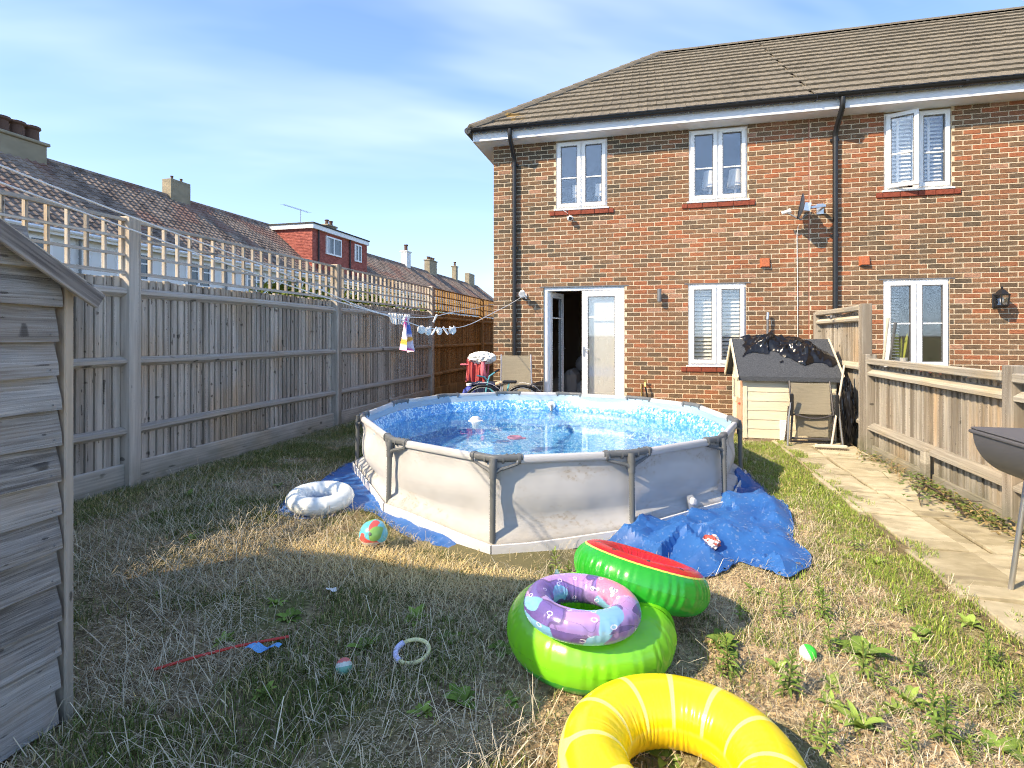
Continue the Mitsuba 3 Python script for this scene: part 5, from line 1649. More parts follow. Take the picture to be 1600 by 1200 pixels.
for k, (xv, zv, lab) in enumerate(((1.814, 2.56, 'square terracotta vent cover above the shuttered window'), (3.211, 2.545, 'square terracotta vent cover just right of the right downpipe'))):
    t = thing('vent_cover', lab, 'vent')
    v = [(xv - .075, 9.292, zv - .075), (xv + .075, 9.292, zv - .075), (xv + .075, 9.292, zv + .075), (xv - .075, 9.292, zv + .075), (xv - .055, 9.235, zv - .06), (xv + .055, 9.235, zv - .06), (xv + .055, 9.255, zv + .06), (xv - .055, 9.255, zv + .06)]
    put('hood', MB().add(v, [(4, 5, 6, 7), (0, 1, 5, 4), (1, 2, 6, 5), (2, 3, 7, 6), (3, 0, 4, 7)]), 'terracotta', t)
    put('slot', MB().box((xv - .05, 9.25, zv - .0735), (xv + .05, 9.285, zv - .068)), 'rubber_seal', t)
wl = thing('wall_lantern', 'black carriage lantern on the brick wall at the right edge', 'lantern')
LX, LY, LZ = 4.90, 9.15, 1.90
put('back_plate', MB().tm(cbox((LX - .05, 9.27, LZ - .10), (LX + .05, 9.292, LZ + .12), .01)).tube([(LX, 9.28, LZ + .03), (LX, 9.2, LZ + .09), (LX, LY, LZ + .16)], .012, 8), 'black_plastic', wl)
m = MB().lathe([(0, .215), (.012, .20), (.016, .185), (.01, .175), (.04, .155), (.095, .095), (.108, .088), (.105, .078), (0, .085)], (LX, LY, LZ), 6)
m.lathe([(0, -.10), (.05, -.098), (.075, -.08), (.085, -.065), (.08, -.058), (0, -.058)], (LX, LY, LZ), 6)
for k in range(6):
    a = k * PI / 3
    m.beam((LX + .075 * math.cos(a), LY + .075 * math.sin(a), LZ - .06), (LX + .093 * math.cos(a), LY + .093 * math.sin(a), LZ + .085), .014, .014, up=(math.cos(a), math.sin(a), 0))
put('cage', m, 'black_plastic', wl)
m = MB()
for k in range(6):
    a, b = k * PI / 3, (k + 1) * PI / 3
    m.add([(LX + .072 * math.cos(a), LY + .072 * math.sin(a), LZ - .058), (LX + .072 * math.cos(b), LY + .072 * math.sin(b), LZ - .058), (LX + .089 * math.cos(b), LY + .089 * math.sin(b), LZ + .083), (LX + .089 * math.cos(a), LY + .089 * math.sin(a), LZ + .083)], [(0, 1, 2, 3)])
put('glass', m, 'pane_glass', wl)
put('bulb', blob((LX, LY, LZ + .01), (.024, .024, .045)), 'white_plastic', wl, smooth=True)
tp = thing('garden_tap', 'outdoor tap with a dangling hose on the wall right of the patio doors', 'tap')
put('spout', MB().tube([(-.03, 9.29, .62), (-.03, 9.22, .62), (-.03, 9.19, .56)], .014, 8).box((-.05, 9.22, .64), (-.01, 9.23, .68)), mat('brass', (.45, .33, .12), .4, metallic=.8), tp)
put('hose', MB().tube([(-.03, 9.19, .56), (0, 9.2, .40), (.04, 9.25, .2), (.02, 9.2, .04)], .013, 8), 'black_plastic', tp, smooth=True)
put('pipe', MB().tube([(-.09, 9.28, .60), (-.09, 9.28, .05)], .011, 8), 'brass', tp, smooth=True)
pl = thing('house_plant', 'green sword-leaved plant in a white pot behind the right-hand lower window', 'plant')
put('pot', MB().lathe([(0, 0), (.075, 0), (.095, .14), (.085, .14), (.08, .12), (0, .12)], (3.80, HOUSE_Y + .26, .926), 18), 'white_plastic', pl, smooth=40)
for k in range(7):
    a, h = rnd.uniform(0, 6.28), rnd.uniform(.28, .46)
    x0, y0 = 3.80 + .04 * math.cos(a), HOUSE_Y + .26 + .03 * math.sin(a)
    v = []
    for t in np.linspace(0, 1, 6):
        c = np.array([x0 + .05 * t * math.cos(a), y0 + .04 * t * math.sin(a), 1.04 + h * t])
        w = .03 * (1 - t) ** .4 * (.6 + t)
        v += [c - (w * math.sin(a + 1), -w * math.cos(a + 1) * .4, 0), c + (w * math.sin(a + 1), -w * math.cos(a + 1) * .4, 0)]
    put('leaf', MB().add(v, [(i * 2, i * 2 + 1, i * 2 + 3, i * 2 + 2) for i in range(5)]), mat('plant_leaf', (.38, .42, .05), .5), pl, smooth=True)

# ---------------------------------------------------------------- washing line and what hangs from it
mat('line_white', (.74, .73, .70), .5)
wl_ = thing('washing_line', 'white washing line running from the upper left over the pool to the house', 'washing line')


def spline(pts, n=60):
    p = np.asarray(pts, float)
    t = np.r_[0, np.cumsum(np.linalg.norm(np.diff(p, axis=0), axis=1))]
    from scipy.interpolate import PchipInterpolator
    return PchipInterpolator(t, p)(np.linspace(0, t[-1], n))


la = spline([(-2.66, -1.5, 2.62), (-2.56, 1.63, 2.095), (-2.52, 2.2, 1.995), (-2.49, 3.0, 1.885), (-2.45, 5.0, 1.60), (-2.47, 5.5, 1.605), (-2.72, 7.4, 1.75), (-3.05, 10.3, 2.02)])
lb = spline([(-2.64, -1.5, 2.56), (-2.52, 2.2, 1.93), (-2.47, 4.0, 1.68), (-2.44, 5.0, 1.575), (-2.41, 5.8, 1.485), (-2.36, 6.4, 1.50), (-2.22, 7.9, 1.78), (-2.10, 9.27, 2.12)])
put('strand', MB().tube(la, .0048, 6), 'line_white', wl_, smooth=True)
put('strand', MB().tube(lb, .0048, 6), 'line_white', wl_, smooth=True)
wp = thing('line_post', 'timber post carrying the near end of the washing line', 'post')
put('shaft', MB().tm(cbox((-2.70, -1.6, 0), (-2.6, -1.5, 2.7), .006)), 'wood_left_upright', wp)
put('anchor', MB().tube([(-3.05, 10.3, 2.02), (-2.67, 10.4, 2.04)], .01, 6), 'steel', wl_)


def at_y(line, y):
    k = int(np.argmin(np.abs(line[:, 1] - y)))
    return line[k]


pegm = MB()
for s in (-1, 1):
    pegm.tm(cbox((-.006 + s * .005, -.005, -.055), (.001 + s * .005, .005, .02), .0015))
pegm.lathe([(.006, -.003), (.006, .003)], (0, 0, 0), 8, (0, 1, 0))
peg_shape = mikit.ply(pegm.mesh(), 'line_white')
la2 = spline(la, 400)
lb2 = spline(lb, 400)
for ln, ys in ((la2, (4.86, 4.92, 4.98, 5.05, 5.11, 5.17, 5.24, 5.3, 6.3)), (lb2, (5.75, 5.9, 6.15, 6.3, 6.42))):
    for y in ys:
        p = at_y(ln, y)
        R = euler(0, rnd.uniform(-.5, .5), rnd.uniform(0, 3)) @ euler(rnd.uniform(-.6, .6), 0, 0)
        copy_to('clothes_peg', peg_shape, mat4(R, p + np.array([0, 0, -.004]), 1.5), label='white plastic clothes peg clipped on the washing line', cat='clothes peg', group='pegs on the washing line')


def cloth_fn(p, n, uv):
    a = uv.y + .25 * (noise(uv.x * 4, uv.y * 4, 0.0) - .5)
    c = mix((.70, .62, .70), (.78, .38, .07), smoothstep(.18, .28, a) * smoothstep(.46, .36, a))
    c = mix(c, mi.Color3f(.12, .20, .55), smoothstep(.46, .54, a) * smoothstep(.95, .8, a) * smoothstep(.40, .55, uv.x))
    c = mix(c, mi.Color3f(.72, .14, .36), dr.clip(smoothstep(.62, .8, a) * smoothstep(.62, .45, uv.x) + smoothstep(.1, .02, a), 0, 1))
    return mix(c, mi.Color3f(.74, .16, .10), smoothstep(.8, .95, uv.x) * smoothstep(.2, .5, a))


mat('tie_dye', proc(cloth_fn), .9, spec=.1)
p = at_y(la2, 5.22)
v, uv = [], []
for i in range(17):
    for j in range(17):
        s, t = i / 16, j / 16
        w = .035 + .11 * t
        v.append((p[0] + .05 * math.sin(s * 9 + 2 * t) * (.3 + t), p[1] + (s - .35) * w * 1.9, p[2] - .34 * t - .06 * abs(s - .3) * t + .0))
        uv.append((s, 1 - t))
f = np.array([(i * 17 + j, i * 17 + j + 1, (i + 1) * 17 + j + 1, (i + 1) * 17 + j) for i in range(16) for j in range(16)])
put('swim_wear', trimesh.Trimesh(np.array(v), np.vstack([f[:, [0, 1, 2]], f[:, [0, 2, 3]]]), process=False), 'tie_dye', smooth=True, uv=np.array(uv), label='pink, blue and orange tie-dye cloth hanging from the washing line', cat='cloth')
for k, y in enumerate((5.55, 5.72, 6.02, 6.36)):
    p = at_y(lb2, y)
    sack('small_sock', ('white sock bunched on the washing line, nearest to the coloured cloth', 'white sock on the washing line, second after the coloured cloth', 'thin white sock on the washing line, third after the coloured cloth', 'white sock on the washing line, furthest from the coloured cloth')[k], 'sock', p + np.array([0, 0, -.03]), (.025, (.07, .05, .03, .08)[k], .035), 'blind_white', 20 + k, amp=.6, fr=2.0)

# ---------------------------------------------------------------- things on the patio behind the pool
lc = thing('reclining_chair', 'brown mesh reclining garden chair standing before the brick wall, left of the patio doors', 'chair')
sling(lc, 'back_sling', (-2.27, 8.35, .40), (-1.80, 8.45, .40), (-1.93, 8.93, 1.07), (-2.39, 8.83, 1.07), .01)
sling(lc, 'seat_sling', (-2.20, 7.98, .36), (-1.76, 8.02, .36), (-1.80, 8.44, .39), (-2.26, 8.36, .39), .02)
for a, b, c in (((-2.405, 8.845, 1.08), (-2.28, 8.35, .39), (-2.20, 7.97, .36)), ((-1.915, 8.945, 1.08), (-1.79, 8.46, .39), (-1.74, 8.0, .36))):
    put('side_tube', MB().tube([a, b, c], .014, 8), 'steel', lc, smooth=50)
    for dx, dy in ((.02, .30), (-.02, -.12)):
        put('leg', MB().tube([(c[0] + .0, c[1] + .2, .62), (c[0] + dx, c[1] + .2 + dy, .015)], .013, 8), 'steel', lc, smooth=50)
    put('armrest', MB().tm(cbox((c[0] - .03, c[1] + .0, .625), (c[0] + .03, c[1] + .45, .655), .012)), 'chair_frame', lc)
bk = thing('child_bicycle', 'small bicycle with a white mudguard standing behind the pool, mostly hidden', 'bicycle')
for k, (x, y) in enumerate(((-2.47, 8.02), (-1.86, 8.10))):
    u = norm(np.array([.61, .08, 0]))
    c = np.array([x, y, .33])
    tyre = [c + .30 * (u * math.cos(t) + np.array([0, 0, 1]) * math.sin(t)) for t in np.linspace(0, 2 * PI, 36, endpoint=False)]
    wh = put('wheel', MB().tube([c + (q - c) * .90 for q in tyre], .009, 6, closed=True), 'steel', bk, smooth=True)
    put('tyre', MB().tube(tyre, .022, 8, closed=True), 'black_plastic', wh, smooth=True)
    sp = MB()
    for t in np.linspace(0, 2 * PI, 16, endpoint=False):
        sp.tube([c, c + .27 * (u * math.cos(t) + np.array([0, 0, 1]) * math.sin(t))], .0015, 4)
    put('spokes', sp, 'steel', wh)
    v = []
    for t in np.linspace(.3, 2.7, 18):
        q = c + .35 * (u * math.cos(t) + np.array([0, 0, 1]) * math.sin(t))
        s = np.cross(u, (0, 0, 1)) * .03
        v += [q - s, q + s]
    put('mudguard', MB().add(v, [(i * 2, i * 2 + 1, i * 2 + 3, i * 2 + 2) for i in range(17)]), 'white_plastic', bk, smooth=True)
put('frame', MB().tube([(-2.47, 8.02, .33), (-2.40, 8.03, .70)], .014, 8).tube([(-2.41, 8.03, .64), (-2.14, 8.06, .32), (-1.86, 8.10, .33)], .015, 8).tube([(-2.14, 8.06, .32), (-2.07, 8.07, .68)], .014, 8), mat('bike_teal', (.12, .40, .45), .4), bk, smooth=50)
put('saddle', MB().tm(cbox((-2.17, 8.02, .67), (-1.95, 8.13, .715), .018)), 'black_plastic', bk)
put('handlebar', MB().tube([(-2.50, 7.80, .80), (-2.43, 7.95, .77), (-2.40, 8.03, .70), (-2.40, 8.12, .77), (-2.30, 8.28, .86)], .012, 8), 'bike_teal', bk, smooth=True)
put('grip', MB().tube([(-2.34, 8.21, .825), (-2.29, 8.29, .865)], .018, 8), 'black_plastic', bk)
fb = MB()
for q in (-.03, .0, .03):
    fb.tm(blob((-2.22 + q, 8.0 + abs(q), .67 + .02 * math.sin(q * 90)), (.032, .028, .03)))
put('stuffed_toy', fb, mat('toy_tan', (.62, .44, .28), .9), smooth=True, label='tan and white stuffed toy on the bicycle behind the pool', cat='toy')
put('storage_crate', MB().tm(cbox((-2.90, 8.55, 0), (-2.38, 8.95, .58), .02)).tm(cbox((-2.92, 8.53, .581), (-2.36, 8.97, .615), .01)), mat('navy_plastic', (.012, .018, .05), .4), label='dark navy storage box between the fence and the house corner', cat='storage box')
bt = thing('water_carrier', 'blue plastic bottle standing in front of the dark storage box', 'bottle')
put('body', MB().lathe([(0, .0), (.10, .0), (.115, .03), (.115, .42), (.09, .50), (.035, .54), (.035, .57), (0, .57)], (-2.82, 8.36, .03), 20), mat('blue_plastic', (.10, .13, .48), .3), bt, smooth=40)
put('cap', MB().lathe([(.042, .56), (.042, .60), (0, .60)], (-2.82, 8.36, .03), 16), 'white_plastic', bt, smooth=40)
pb = thing('camping_chair', 'folded pink camping chair on the storage box beside the house corner', 'chair')
for k, (x, y) in enumerate(((-2.98, 8.70), (-2.62, 8.72))):
    put('leg', MB().tube([(x, y, .62), (x + .02, y + .05, 1.02)], .016, 8), mat('pink_fabric', (.62, .16, .20), .9), pb)
v = []
for i in range(25):
    for j in range(9):
        a, b = i / 24, j / 8
        v.append((-2.97 + .36 * a - .04 * b * (a - .5), 8.66 - .05 * b + .022 * math.sin(a * 15 + b * 2) * (.4 + b) + .02 * math.sin(a * 33), 1.0 - .36 * b - .05 * math.sin(a * 3.1) * (1 - b) + .015 * math.sin(a * 11) * b))
mat('red_fabric', (.36, .06, .06), .9)
put('seat_cloth', MB().add(v, [(i * 9 + j, i * 9 + j + 1, (i + 1) * 9 + j + 1, (i + 1) * 9 + j) for i in range(24) for j in range(8)]), 'red_fabric', pb, smooth=True)
put('hanging_sleeve', MB().tube([(-2.66, 8.62, 1.0), (-2.65, 8.58, .86), (-2.63, 8.57, .72)], [.03, .045, .055], 8), 'pink_fabric', pb, smooth=True)
put('armrest', MB().tm(cbox((-3.08, 8.66, .90), (-2.75, 8.74, .93), .01)), 'pink_fabric', pb)
sack('white_towel', 'white towel heaped on the pink camping chair by the house corner', 'towel', (-2.70, 8.70, 1.03), (.19, .12, .085), 'blind_white', 31, amp=.6, fr=2.2)

# ---------------------------------------------------------------- barbecue at the right edge
bq = thing('barrel_barbecue', 'dark grey barrel barbecue on tube legs, cut off by the right edge', 'barbecue')
BX, BYc, BZ, BR = 1.965, 3.20, .875, .25
mat('barbecue_enamel', (.10, .10, .105), .5, metallic=.1)
ang = np.linspace(PI, 2 * PI, 25)
v = []
for yy, rr in ((BYc - .26, .96), (BYc - .25, 1.0), (BYc + .25, 1.0), (BYc + .26, .96)):
    v += [(BX + BR * rr * math.cos(t), yy, BZ + BR * rr * .92 * math.sin(t)) for t in ang]
f = [(i * 25 + k, i * 25 + k + 1, (i + 1) * 25 + k + 1, (i + 1) * 25 + k) for i in range(3) for k in range(24)]
m = MB().add(v, f)
for yy, rev in ((0, True), (3, False)):
    ids = list(range(yy * 25, yy * 25 + 25))
    m.f.append(np.array([(ids[0], ids[k + 1], ids[k]) if rev else (ids[0], ids[k], ids[k + 1]) for k in range(1, 24)]))
put('firebox', m, 'barbecue_enamel', bq, smooth=35)
put('rim', MB().tm(cbox((BX - BR - .012, BYc - .275, BZ - .002), (BX + BR + .012, BYc + .275, BZ + .018), .006)), 'barbecue_enamel', bq)
put('lid', cbox((BX - BR - .004, BYc - .27, BZ + .0185), (BX + BR + .004, BYc + .27, BZ + .032), .006), 'barbecue_enamel', bq)
for x, y in ((BX - .03, BYc - .285), (BX - .03, BYc + .285), (BX + .2, BYc - .285), (BX + .2, BYc + .285)):
    put('leg', MB().tube([(x + .07, y, BZ - .03), (x - .03 if x < BX else x + .03, y, .025)], .013, 10), 'steel', bq, smooth=50)
# leaping-animal emblem in pale relief on the end plate
em = MB()
ey = BYc - .2625
ex, ez = BX - .09, BZ - .088


def stroke(pts, w):
    for a, b, wa in zip(pts, pts[1:], w):
        em.beam((ex + a[0], ey, ez + a[1]), (ex + b[0], ey, ez + b[1]), wa, .004, up=(0, -1, 0))


stroke([(-.035, .012), (-.01, .006), (.02, .012), (.034, .022)], (.008, .010, .007))
stroke([(-.012, .004), (.006, -.014), (.012, -.022)], (.005, .004))
stroke([(.022, .010), (.030, -.004), (.026, -.016)], (.005, .004))
stroke([(-.034, .012), (-.046, .020)], (.004,))
stroke([(.034, .022), (.042, .034), (.030, .040)], (.004, .003))
put('emblem', em, 'steel', bq)

# ---------------------------------------------------------------- weeds
def leaf_strip(m, base, d, up, L, w, droop, c, n=4):
    """one folded lance-shaped leaf from base along d"""
    d, up = norm(d), norm(up)
    s = norm(np.cross(d, up))
    v, cc = [], []
    for i in range(n + 1):
        t = i / n
        ww = w * (math.sin(PI * min(1, .12 + .88 * t)) ** .8) * (1 if t < 1 else 0.02)
        p = base + d * L * t + np.array([0, 0, -1]) * droop * L * t * t
        q = up * ww * .35
        v += [p + s * ww + q, p, p - s * ww + q]
    f = []
    for i in range(n):
        f += [(i * 3, i * 3 + 1, i * 3 + 4, i * 3 + 3), (i * 3 + 1, i * 3 + 2, i * 3 + 5, i * 3 + 4)]
    col = np.asarray(c) * rnd.uniform(.75, 1.25)
    m.add(v, f, col)


def upright_weed(h, green):
    m = MB()
    top = np.array([rnd.uniform(-.03, .03), rnd.uniform(-.03, .03), h])
    m.tube([(0, 0, -.03), top * .5, top], [.0035, .003, .0015], 5, c=(.16, .17, .06))
    n = int(h * 190)
    for k in range(n):
        t = .12 + .88 * k / n
        a = k * 2.4 + rnd.uniform(-.3, .3)
        el = .25 + 1.0 * t * t
        d = np.array([math.cos(a) * math.cos(el), math.sin(a) * math.cos(el), math.sin(el)])
        L = h * rnd.uniform(.30, .48) * (1.1 - .55 * t)
        leaf_strip(m, top * t, d, (-d[0] * d[2], -d[1] * d[2], 1), L, L * .095, rnd.uniform(.15, .5), green)
    return m


def rosette_weed(r, green, wide=.2):
    m = MB()
    n = rnd.randint(12, 18)
    for k in range(n):
        a = k * 2.4 + rnd.uniform(-.3, .3)
        el = rnd.uniform(.25, 1.1)
        d = np.array([math.cos(a) * math.cos(el), math.sin(a) * math.cos(el), math.sin(el)])
        L = r * rnd.uniform(.6, 1.1)
        leaf_strip(m, np.array([0, 0, -.005]), d, (-d[0] * d[2], -d[1] * d[2], 1), L, L * wide * rnd.uniform(.7, 1.2), rnd.uniform(.2, .7), green)
    return m


G1, G2, G3 = (.17, .26, .055), (.25, .35, .075), (.14, .20, .06)
weed_shapes = []
for k in range(9):
    m = upright_weed(rnd.uniform(.13, .2), (G1, G2, G3)[k % 3]) if k < 5 else rosette_weed(rnd.uniform(.08, .13), (G2, G1)[k % 2], (.16, .22)[k % 2])
    if k >= 3 and k < 5:   # two or three stems from one root
        for q in range(2):
            o = upright_weed(rnd.uniform(.08, .14), G1)
            R = euler(rnd.uniform(-.5, .5), rnd.uniform(-.5, .5), 0)
            for v, c in zip(o.v, o.c):
                pass
            om = o.mesh()
            m.add(om.vertices @ R.T + np.array([rnd.uniform(-.04, .04), rnd.uniform(-.04, .04), 0]), om.faces)
            m.c.append(o.colors())
    weed_shapes.append(mikit.ply(m.mesh(), 'vertex_paint', smooth=True, color=m.colors()))


def weed(x, y, k, s, label, group=None):
    copy_to('weed', weed_shapes[k], mat4(euler(0, 0, rnd.uniform(0, 6.28)), (x, y, float(lawn_h(x, y)) - .004), s), label=label, cat='weed', group=group)


sunny = [(.89, 3.191), (.66, 2.931), (.329, 2.566), (.33, 2.378), (.506, 2.662), (.527, 2.45), (.792, 2.657), (.879, 2.755), (.906, 2.661), (.845, 2.977), (.902, 2.418), (.974, 2.379), (.799, 2.195), (1.007, 2.264), (1.185, 2.832), (1.125, 2.344), (.984, 2.148), (1.164, 2.193),
         (.543, 2.052), (.573, 1.987), (.737, 2.163), (.841, 2.054), (1.036, 2.084), (.902, 2.306), (1.245, 3.109), (.776, 3.236), (.58, 3.226), (1.319, 2.447), (.86, 2.49), (.67, 2.248), (.526, 2.285), (1.2, 2.05), (.72, 2.40), (.45, 2.9), (1.05, 2.55)]
for i, (x, y) in enumerate(sunny):
    up = i % 3 != 2
    k = rnd.randrange(0, 5) if up else rnd.randrange(5, 9)
    weed(x, y, k, rnd.uniform(.45, 1.0) if up else rnd.uniform(.6, 1.25), 'leafy upright weed growing on the sunlit bare soil at the right' if up else 'low spreading weed rosette on the sunlit bare soil at the right', 'upright weeds on the bare soil' if up else 'low weeds on the bare soil')
for i, (x, y) in enumerate([(-.627, 2.326), (-.511, 1.988), (-1.108, 2.469), (-1.223, 2.177), (-3.427, 3.647), (-3.692, 3.42), (-3.019, 3.046), (-1.902, 2.455), (-1.752, 2.358), (-.688, 1.944), (-1.446, 1.81), (-.802, 1.844), (-2.553, 2.364), (-.89, 2.338), (-1.891, 2.088), (-3.9, 3.9), (-3.3, 4.3), (-4.2, 4.6)]):
    weed(x, y, rnd.randrange(5, 9), rnd.uniform(.6, 1.0), 'low green weed in the shaded grass at the left', 'weeds in the shaded grass')
for x, y in [(1.239, 2.899), (1.50, 3.05), (1.312, 3.961), (1.50, 4.885), (1.473, 5.9), (1.4, 2.7), (1.55, 5.581), (1.372, 3.771)]:
    weed(x, y, rnd.randrange(0, 9), rnd.uniform(.6, .9), 'green weed in the grassy strip along the stone path', 'weeds along the path')
weed(-.53, 3.26, 4, 1.25, 'tall bushy weed growing close against the pool wall, left of the watermelon ring')
weed(.06, 1.87, 7, .95, 'pale broad-leaved weed growing inside the hole of the lemon ring')
for x, y in [(-1.02, 3.36), (-.75, 3.33), (-.3, 3.42), (-1.35, 3.10)]:
    weed(x, y, rnd.randrange(5, 9), .7, 'small weed at the foot of the pool wall', 'weeds at the pool foot')
# dry climber and debris against the right fence
m = MB()
for q in range(90):
    y = rnd.uniform(3.6, 7.0)
    x = 2.45 - abs(rnd.gauss(0, .07))
    a = rnd.uniform(0, 6.28)
    L = rnd.uniform(.08, .28)
    p = np.array([x, y, .04])
    d = np.array([math.cos(a) * .45, math.sin(a), rnd.uniform(.02, .55)])
    m.tube([p, p + d * L * .5 + (0, 0, .015), p + d * L], [.003, .0025, .001], 4, c=(.36, .26, .13) if q % 3 else (.14, .12, .05))
for q in range(700):
    y = rnd.choice([rnd.uniform(4.5, 5.7), rnd.uniform(3.6, 7.0)])
    p = np.array([2.47 - abs(rnd.gauss(0, .09)), y, rnd.uniform(.035, .12)])
    a = rnd.uniform(0, 6.28)
    leaf_strip(m, p, (math.cos(a), math.sin(a), rnd.uniform(-.2, .6)), (0, 0, 1), rnd.uniform(.025, .06), .011, .4, (.13, .17, .045) if q % 3 else (.32, .24, .11), n=2)
put('plant_litter', m, 'vertex_paint', color=m.colors(), label='dry stems and small weeds gathered along the foot of the sunlit fence', cat='plant debris', kind='stuff')
vn = thing('cut_branch', 'dark cut branch with small leaves lying on the path beside the fence', 'branch')
put('stem', MB().tube([(2.44, 5.85, .08), (2.36, 5.45, .10), (2.37, 5.05, .09), (2.30, 4.75, .06)], [.004, .007, .009, .009], 7).tube([(2.36, 5.45, .10), (2.2, 5.2, .08), (2.12, 4.98, .045)], [.006, .005, .003], 6).tube([(2.37, 5.05, .09), (2.47, 4.85, .14)], [.006, .003], 6), mat('dark_bark', (.07, .05, .035), .8), vn, smooth=True)
m = MB()
for q in range(60):
    t = rnd.random()
    p = np.array([2.44, 5.85, .09]) * (1 - t) + np.array([2.14, 4.95, .06]) * t + np.array([rnd.gauss(0, .06), rnd.gauss(0, .08), rnd.uniform(0, .03)])
    a = rnd.uniform(0, 6.28)
    leaf_strip(m, p, (math.cos(a), math.sin(a), .3), (0, 0, 1), .05, .014, .3, (.14, .19, .06), n=3)
put('foliage', m, 'vertex_paint', vn, color=m.colors(), kind='stuff')

# ---------------------------------------------------------------- grass and straw
keep_out = shapely.union_all([T_POLY.buffer(-.02), sg.box(SX - 2, -3, SX + .04, SYF + .03), sg.Polygon([tuple(np.array(POOL_C) + (q - np.array(POOL_C)) * 1.045) for q in RIM]), sg.box(1.25, 7.7, 2.6, 9.3)])


def scatter(n, x0, x1, y0, y1, dens):
    x, y = rng.uniform(x0, x1, n), rng.uniform(y0, y1, n)
    ok = rng.random(n) < dens(x, y)
    x, y = x[ok], y[ok]
    ok = ~shapely.contains_xy(keep_out, x, y)
    return x[ok], y[ok]


def nz(x, y, f, seed, o=3):
    return meshkit.fbm(np.stack([x * f, y * f, 0 * x], -1), o, seed)


def blades(x, y, L, w, lean, colour, z0=0.0, flat_=None):
    """three-triangle blades; flat_: lying straws with given lift"""
    n = len(x)
    a = rng.uniform(0, 2 * PI, n)
    d = np.stack([np.cos(a), np.sin(a), 0 * a], -1)
    s = np.stack([-np.sin(a), np.cos(a), 0 * a], -1)
    b = np.stack([x, y, np.where(x > 1.63, .025, lawn_h(x, y)) + z0], -1)
    L, w, lean = (np.broadcast_to(q, (n,))[:, None] for q in (L, w, lean))
    up = np.array([0, 0, 1.0])
    mid = b + L * .55 * (up * np.cos(lean * .6) + d * np.sin(lean * .6))
    tip = mid + L * .45 * (up * np.cos(lean * 1.35) + d * np.sin(lean * 1.35))
    tip[:, 2] = np.maximum(tip[:, 2], b[:, 2] + .003)
    v = np.stack([b - s * w * .5, b + s * w * .5, mid - s * w * .42, mid + s * w * .42, tip], 1)
    f = (np.arange(n)[:, None, None] * 5 + np.array([[0, 1, 3], [0, 3, 2], [2, 3, 4]])).reshape(-1, 3)
    c = np.repeat(colour, 5, 0)
    return v.reshape(-1, 3), f, c


def shade_of(c0, c1, n, j=.25):
    t = rng.random((n, 1))
    return (np.asarray(c0) * (1 - t) + np.asarray(c1) * t) * (1 + j * rng.normal(size=(n, 1))).clip(.5, 1.6)


def d_green(x, y):
    cl = nz(x, y, 2.1, 31)
    fine = nz(x, y, 7.5, 32)
    base = np.clip((cl - .47) * 5, 0, 1) * np.clip((fine - .38) * 4, 0, 1) * .55 + .04
    strip = np.clip((x - .95) / .45, 0, 1) * np.clip((y - 1.9) / .5, 0, 1)
    back = np.clip((y - 4.6) / .5, 0, 1) * (x > .6)
    foot = np.exp(-((np.hypot(x + 1.14, y - 5.77) - 2.42) / .14) ** 2) * np.clip((-x + .1) / .3, 0, 1) * (x > -1.5)
    fence = np.exp(-((x + 4.5) / .35) ** 2) * .6
    left = .85 * (x < -.3) * (y < 2.75)
    rleft = np.clip((-x - 2.6) / .5, 0, 1) * .6 * np.clip((cl - .36) * 5, 0, 1)
    edge_ = np.where(x > 1.64, np.clip((nz(x, y, 3.2, 37) - .5) * 8, 0, 1) * np.clip((1.80 - x) / .12, 0, 1), 1.0)
    return edge_ * np.clip(base * (.75 + .9 * (x < 0)) + strip * np.clip((fine - .25) * 3, 0, 1) * .9 + back * .9 + foot * .9 + fence + left * np.clip((cl - .42) * 5, 0, 1) + rleft, 0, 1)


x, y = scatter(560000, -4.62, 1.80, 1.0, 8.2, d_green)
n = len(x)
yel = nz(x, y, 1.4, 40)[:, None]
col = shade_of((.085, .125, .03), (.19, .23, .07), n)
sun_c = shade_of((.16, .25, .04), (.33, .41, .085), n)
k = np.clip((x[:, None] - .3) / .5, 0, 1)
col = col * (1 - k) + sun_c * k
dry = rng.random((n, 1)) < (.22 + .5 * (yel - .45)) * np.where(x[:, None] > 1.0, .5, 1)
col = np.where(dry, shade_of((.40, .33, .14), (.62, .51, .25), n), col)
L = rng.uniform(.018, .055, n) * (1 + .7 * (nz(x, y, 3, 33) - .4)) * np.where(x > .9, .85, 1.0)
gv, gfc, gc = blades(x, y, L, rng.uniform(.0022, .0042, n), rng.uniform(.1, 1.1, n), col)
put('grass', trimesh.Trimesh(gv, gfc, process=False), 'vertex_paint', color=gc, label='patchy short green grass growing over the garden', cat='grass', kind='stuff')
print('grass blades', n)


def d_straw(x, y):
    left = np.clip((-x - .1) / .5, 0, 1)
    tuft = np.clip((nz(x, y, 2.9, 51) - .43) * 5.0, 0, 1)
    patch = np.exp(-(((x + 1.55) / .95) ** 2 + ((y - 3.0) / .30) ** 2)) * 1.0
    patch2 = np.exp(-(((x + .75) / .5) ** 2 + ((y - 3.0) / .22) ** 2))
    right_ = .34 * np.clip((x + .1) / .4, 0, 1) * (.25 + tuft) * (1 - .7 * np.clip((x - 1.15) / .3, 0, 1))
    return np.clip(left * (.04 + .46 * tuft) * .8 + patch + .7 * patch2 + right_, 0, 1)


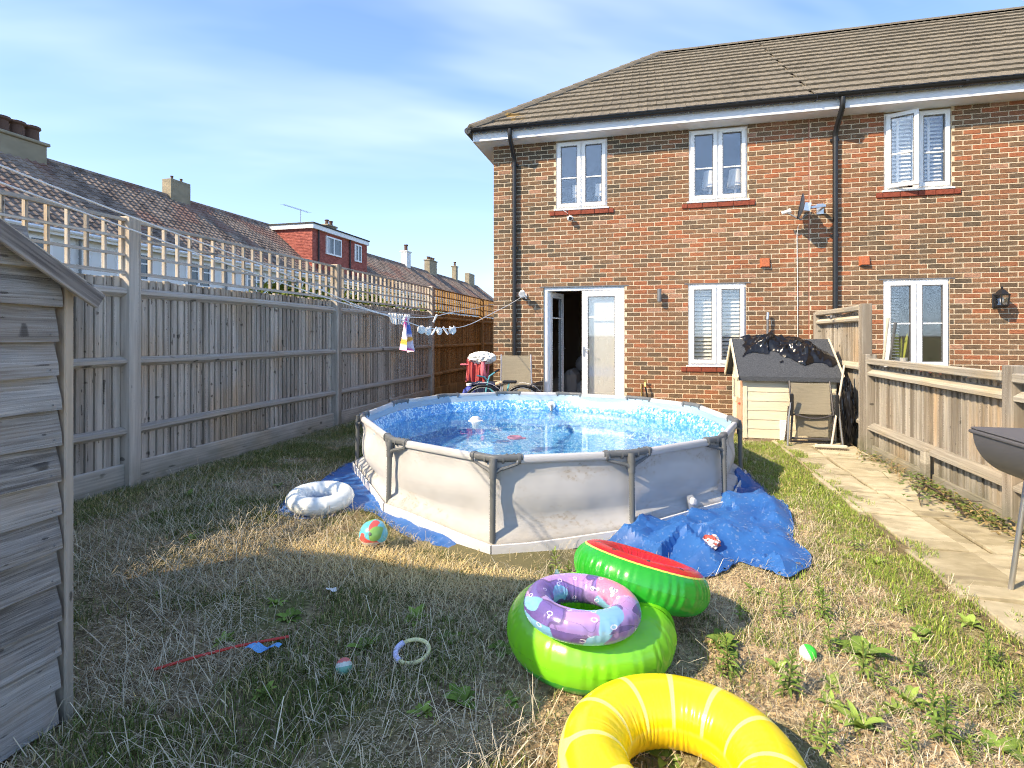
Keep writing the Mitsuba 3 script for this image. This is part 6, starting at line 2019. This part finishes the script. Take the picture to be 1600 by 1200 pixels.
x, y = scatter(330000, -4.62, 1.62, 1.0, 8.0, d_straw)
n = len(x)
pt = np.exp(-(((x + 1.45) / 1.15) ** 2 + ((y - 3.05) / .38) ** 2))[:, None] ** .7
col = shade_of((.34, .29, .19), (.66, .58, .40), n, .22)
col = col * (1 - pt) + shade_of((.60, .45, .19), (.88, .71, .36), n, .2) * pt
L = rng.gamma(3.0, .018, n) + .015
L = np.minimum(L, .20)
lean = (rng.normal(1.36, .22, n) + .12 * pt[:, 0]).clip(.4, 1.57)
sv_, sf_, sc2 = blades(x, y, L, rng.uniform(.0016, .0036, n), lean, col, .004 + .0 * x + rng.uniform(0, .016, n) * (.3 + pt[:, 0]))
# long bent stalks lying over everything on the left
x2, y2 = scatter(8000, -4.5, .9, 1.1, 4.6, lambda a, b: np.clip((.5 - a) / .6, .06, 1) * np.clip((nz(a, b, 1.9, 61) - .36) * 4, 0.1, 1))
n2 = len(x2)
s2 = blades(x2, y2, rng.uniform(.10, .30, n2), rng.uniform(.0018, .0034, n2), rng.normal(1.46, .13, n2).clip(.7, 1.57), shade_of((.42, .37, .26), (.72, .64, .47), n2, .2), .006 + rng.uniform(0, .02, n2))
allv = np.vstack([sv_, s2[0]])
allf = np.vstack([sf_, s2[1] + len(sv_)])
put('dry_grass', trimesh.Trimesh(allv, allf, process=False), 'vertex_paint', color=np.vstack([sc2, s2[2]]), label='dead straw-coloured grass lying over the soil', cat='dry grass', kind='stuff')
print('straw', n, n2)
# chaff: short broken bits of straw matted on the ground
x3, y3 = scatter(260000, -4.62, 1.62, 1.2, 5.2, lambda a, b: np.clip(.30 + 3.0 * (nz(a, b, 3.4, 81) - .46), .03, 1) * np.clip((5.4 - b) / 2.5, .25, 1))
n3 = len(x3)
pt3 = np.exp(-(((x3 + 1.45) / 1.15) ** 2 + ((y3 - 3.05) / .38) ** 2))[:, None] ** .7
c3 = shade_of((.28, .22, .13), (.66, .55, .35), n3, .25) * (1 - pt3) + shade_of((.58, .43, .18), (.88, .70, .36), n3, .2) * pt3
a3 = rng.uniform(0, 2 * PI, n3)
l3, w3_ = rng.gamma(2.5, .006, n3).clip(.004, .04), rng.uniform(.0012, .0032, n3)
b3 = np.stack([x3, y3, lawn_h(x3, y3) + rng.uniform(.001, .008, n3)], -1)
d3 = np.stack([np.cos(a3), np.sin(a3), rng.normal(0, .22, n3)], -1) * l3[:, None]
s3 = np.stack([-np.sin(a3), np.cos(a3), 0 * a3], -1) * w3_[:, None]
cv = np.stack([b3 - s3, b3 + s3, b3 + d3], 1).reshape(-1, 3)
put('chaff', trimesh.Trimesh(cv, np.arange(3 * n3).reshape(-1, 3), process=False), 'vertex_paint', color=np.repeat(c3, 3, 0), label='broken bits of dry straw matted on the ground', cat='straw', kind='stuff')
# fallen crumbs of earth and dry leaf on the sunny soil
x, y = scatter(26000, -.6, 1.6, 1.2, 4.2, lambda a, b: .25 + .75 * (nz(a, b, 5, 71) > .5))
n = len(x)
h = lawn_h(x, y)
r = rng.gamma(2.0, .0018, n).clip(.0015, .011)
tet = np.array([(-1, -.6, 0), (1, -.6, 0), (0, 1.1, 0), (.1, .1, .8)])
ca, sa = np.cos(rng.uniform(0, 6.28, n)), np.sin(rng.uniform(0, 6.28, n))
tv = np.stack([np.stack([x + r * (t[0] * ca - t[1] * sa), y + r * (t[0] * sa + t[1] * ca), h + .0 + r * t[2]], -1) for t in tet], 1).reshape(-1, 3)
tf = (np.arange(n)[:, None, None] * 4 + np.array([[0, 1, 3], [1, 2, 3], [2, 0, 3]])).reshape(-1, 3)
put('soil_crumbs', trimesh.Trimesh(tv, tf, process=False), 'vertex_paint', color=np.repeat(shade_of((.17, .11, .06), (.44, .33, .20), n), 4, 0), label='crumbs of dry earth on the bare soil', cat='earth', kind='stuff')
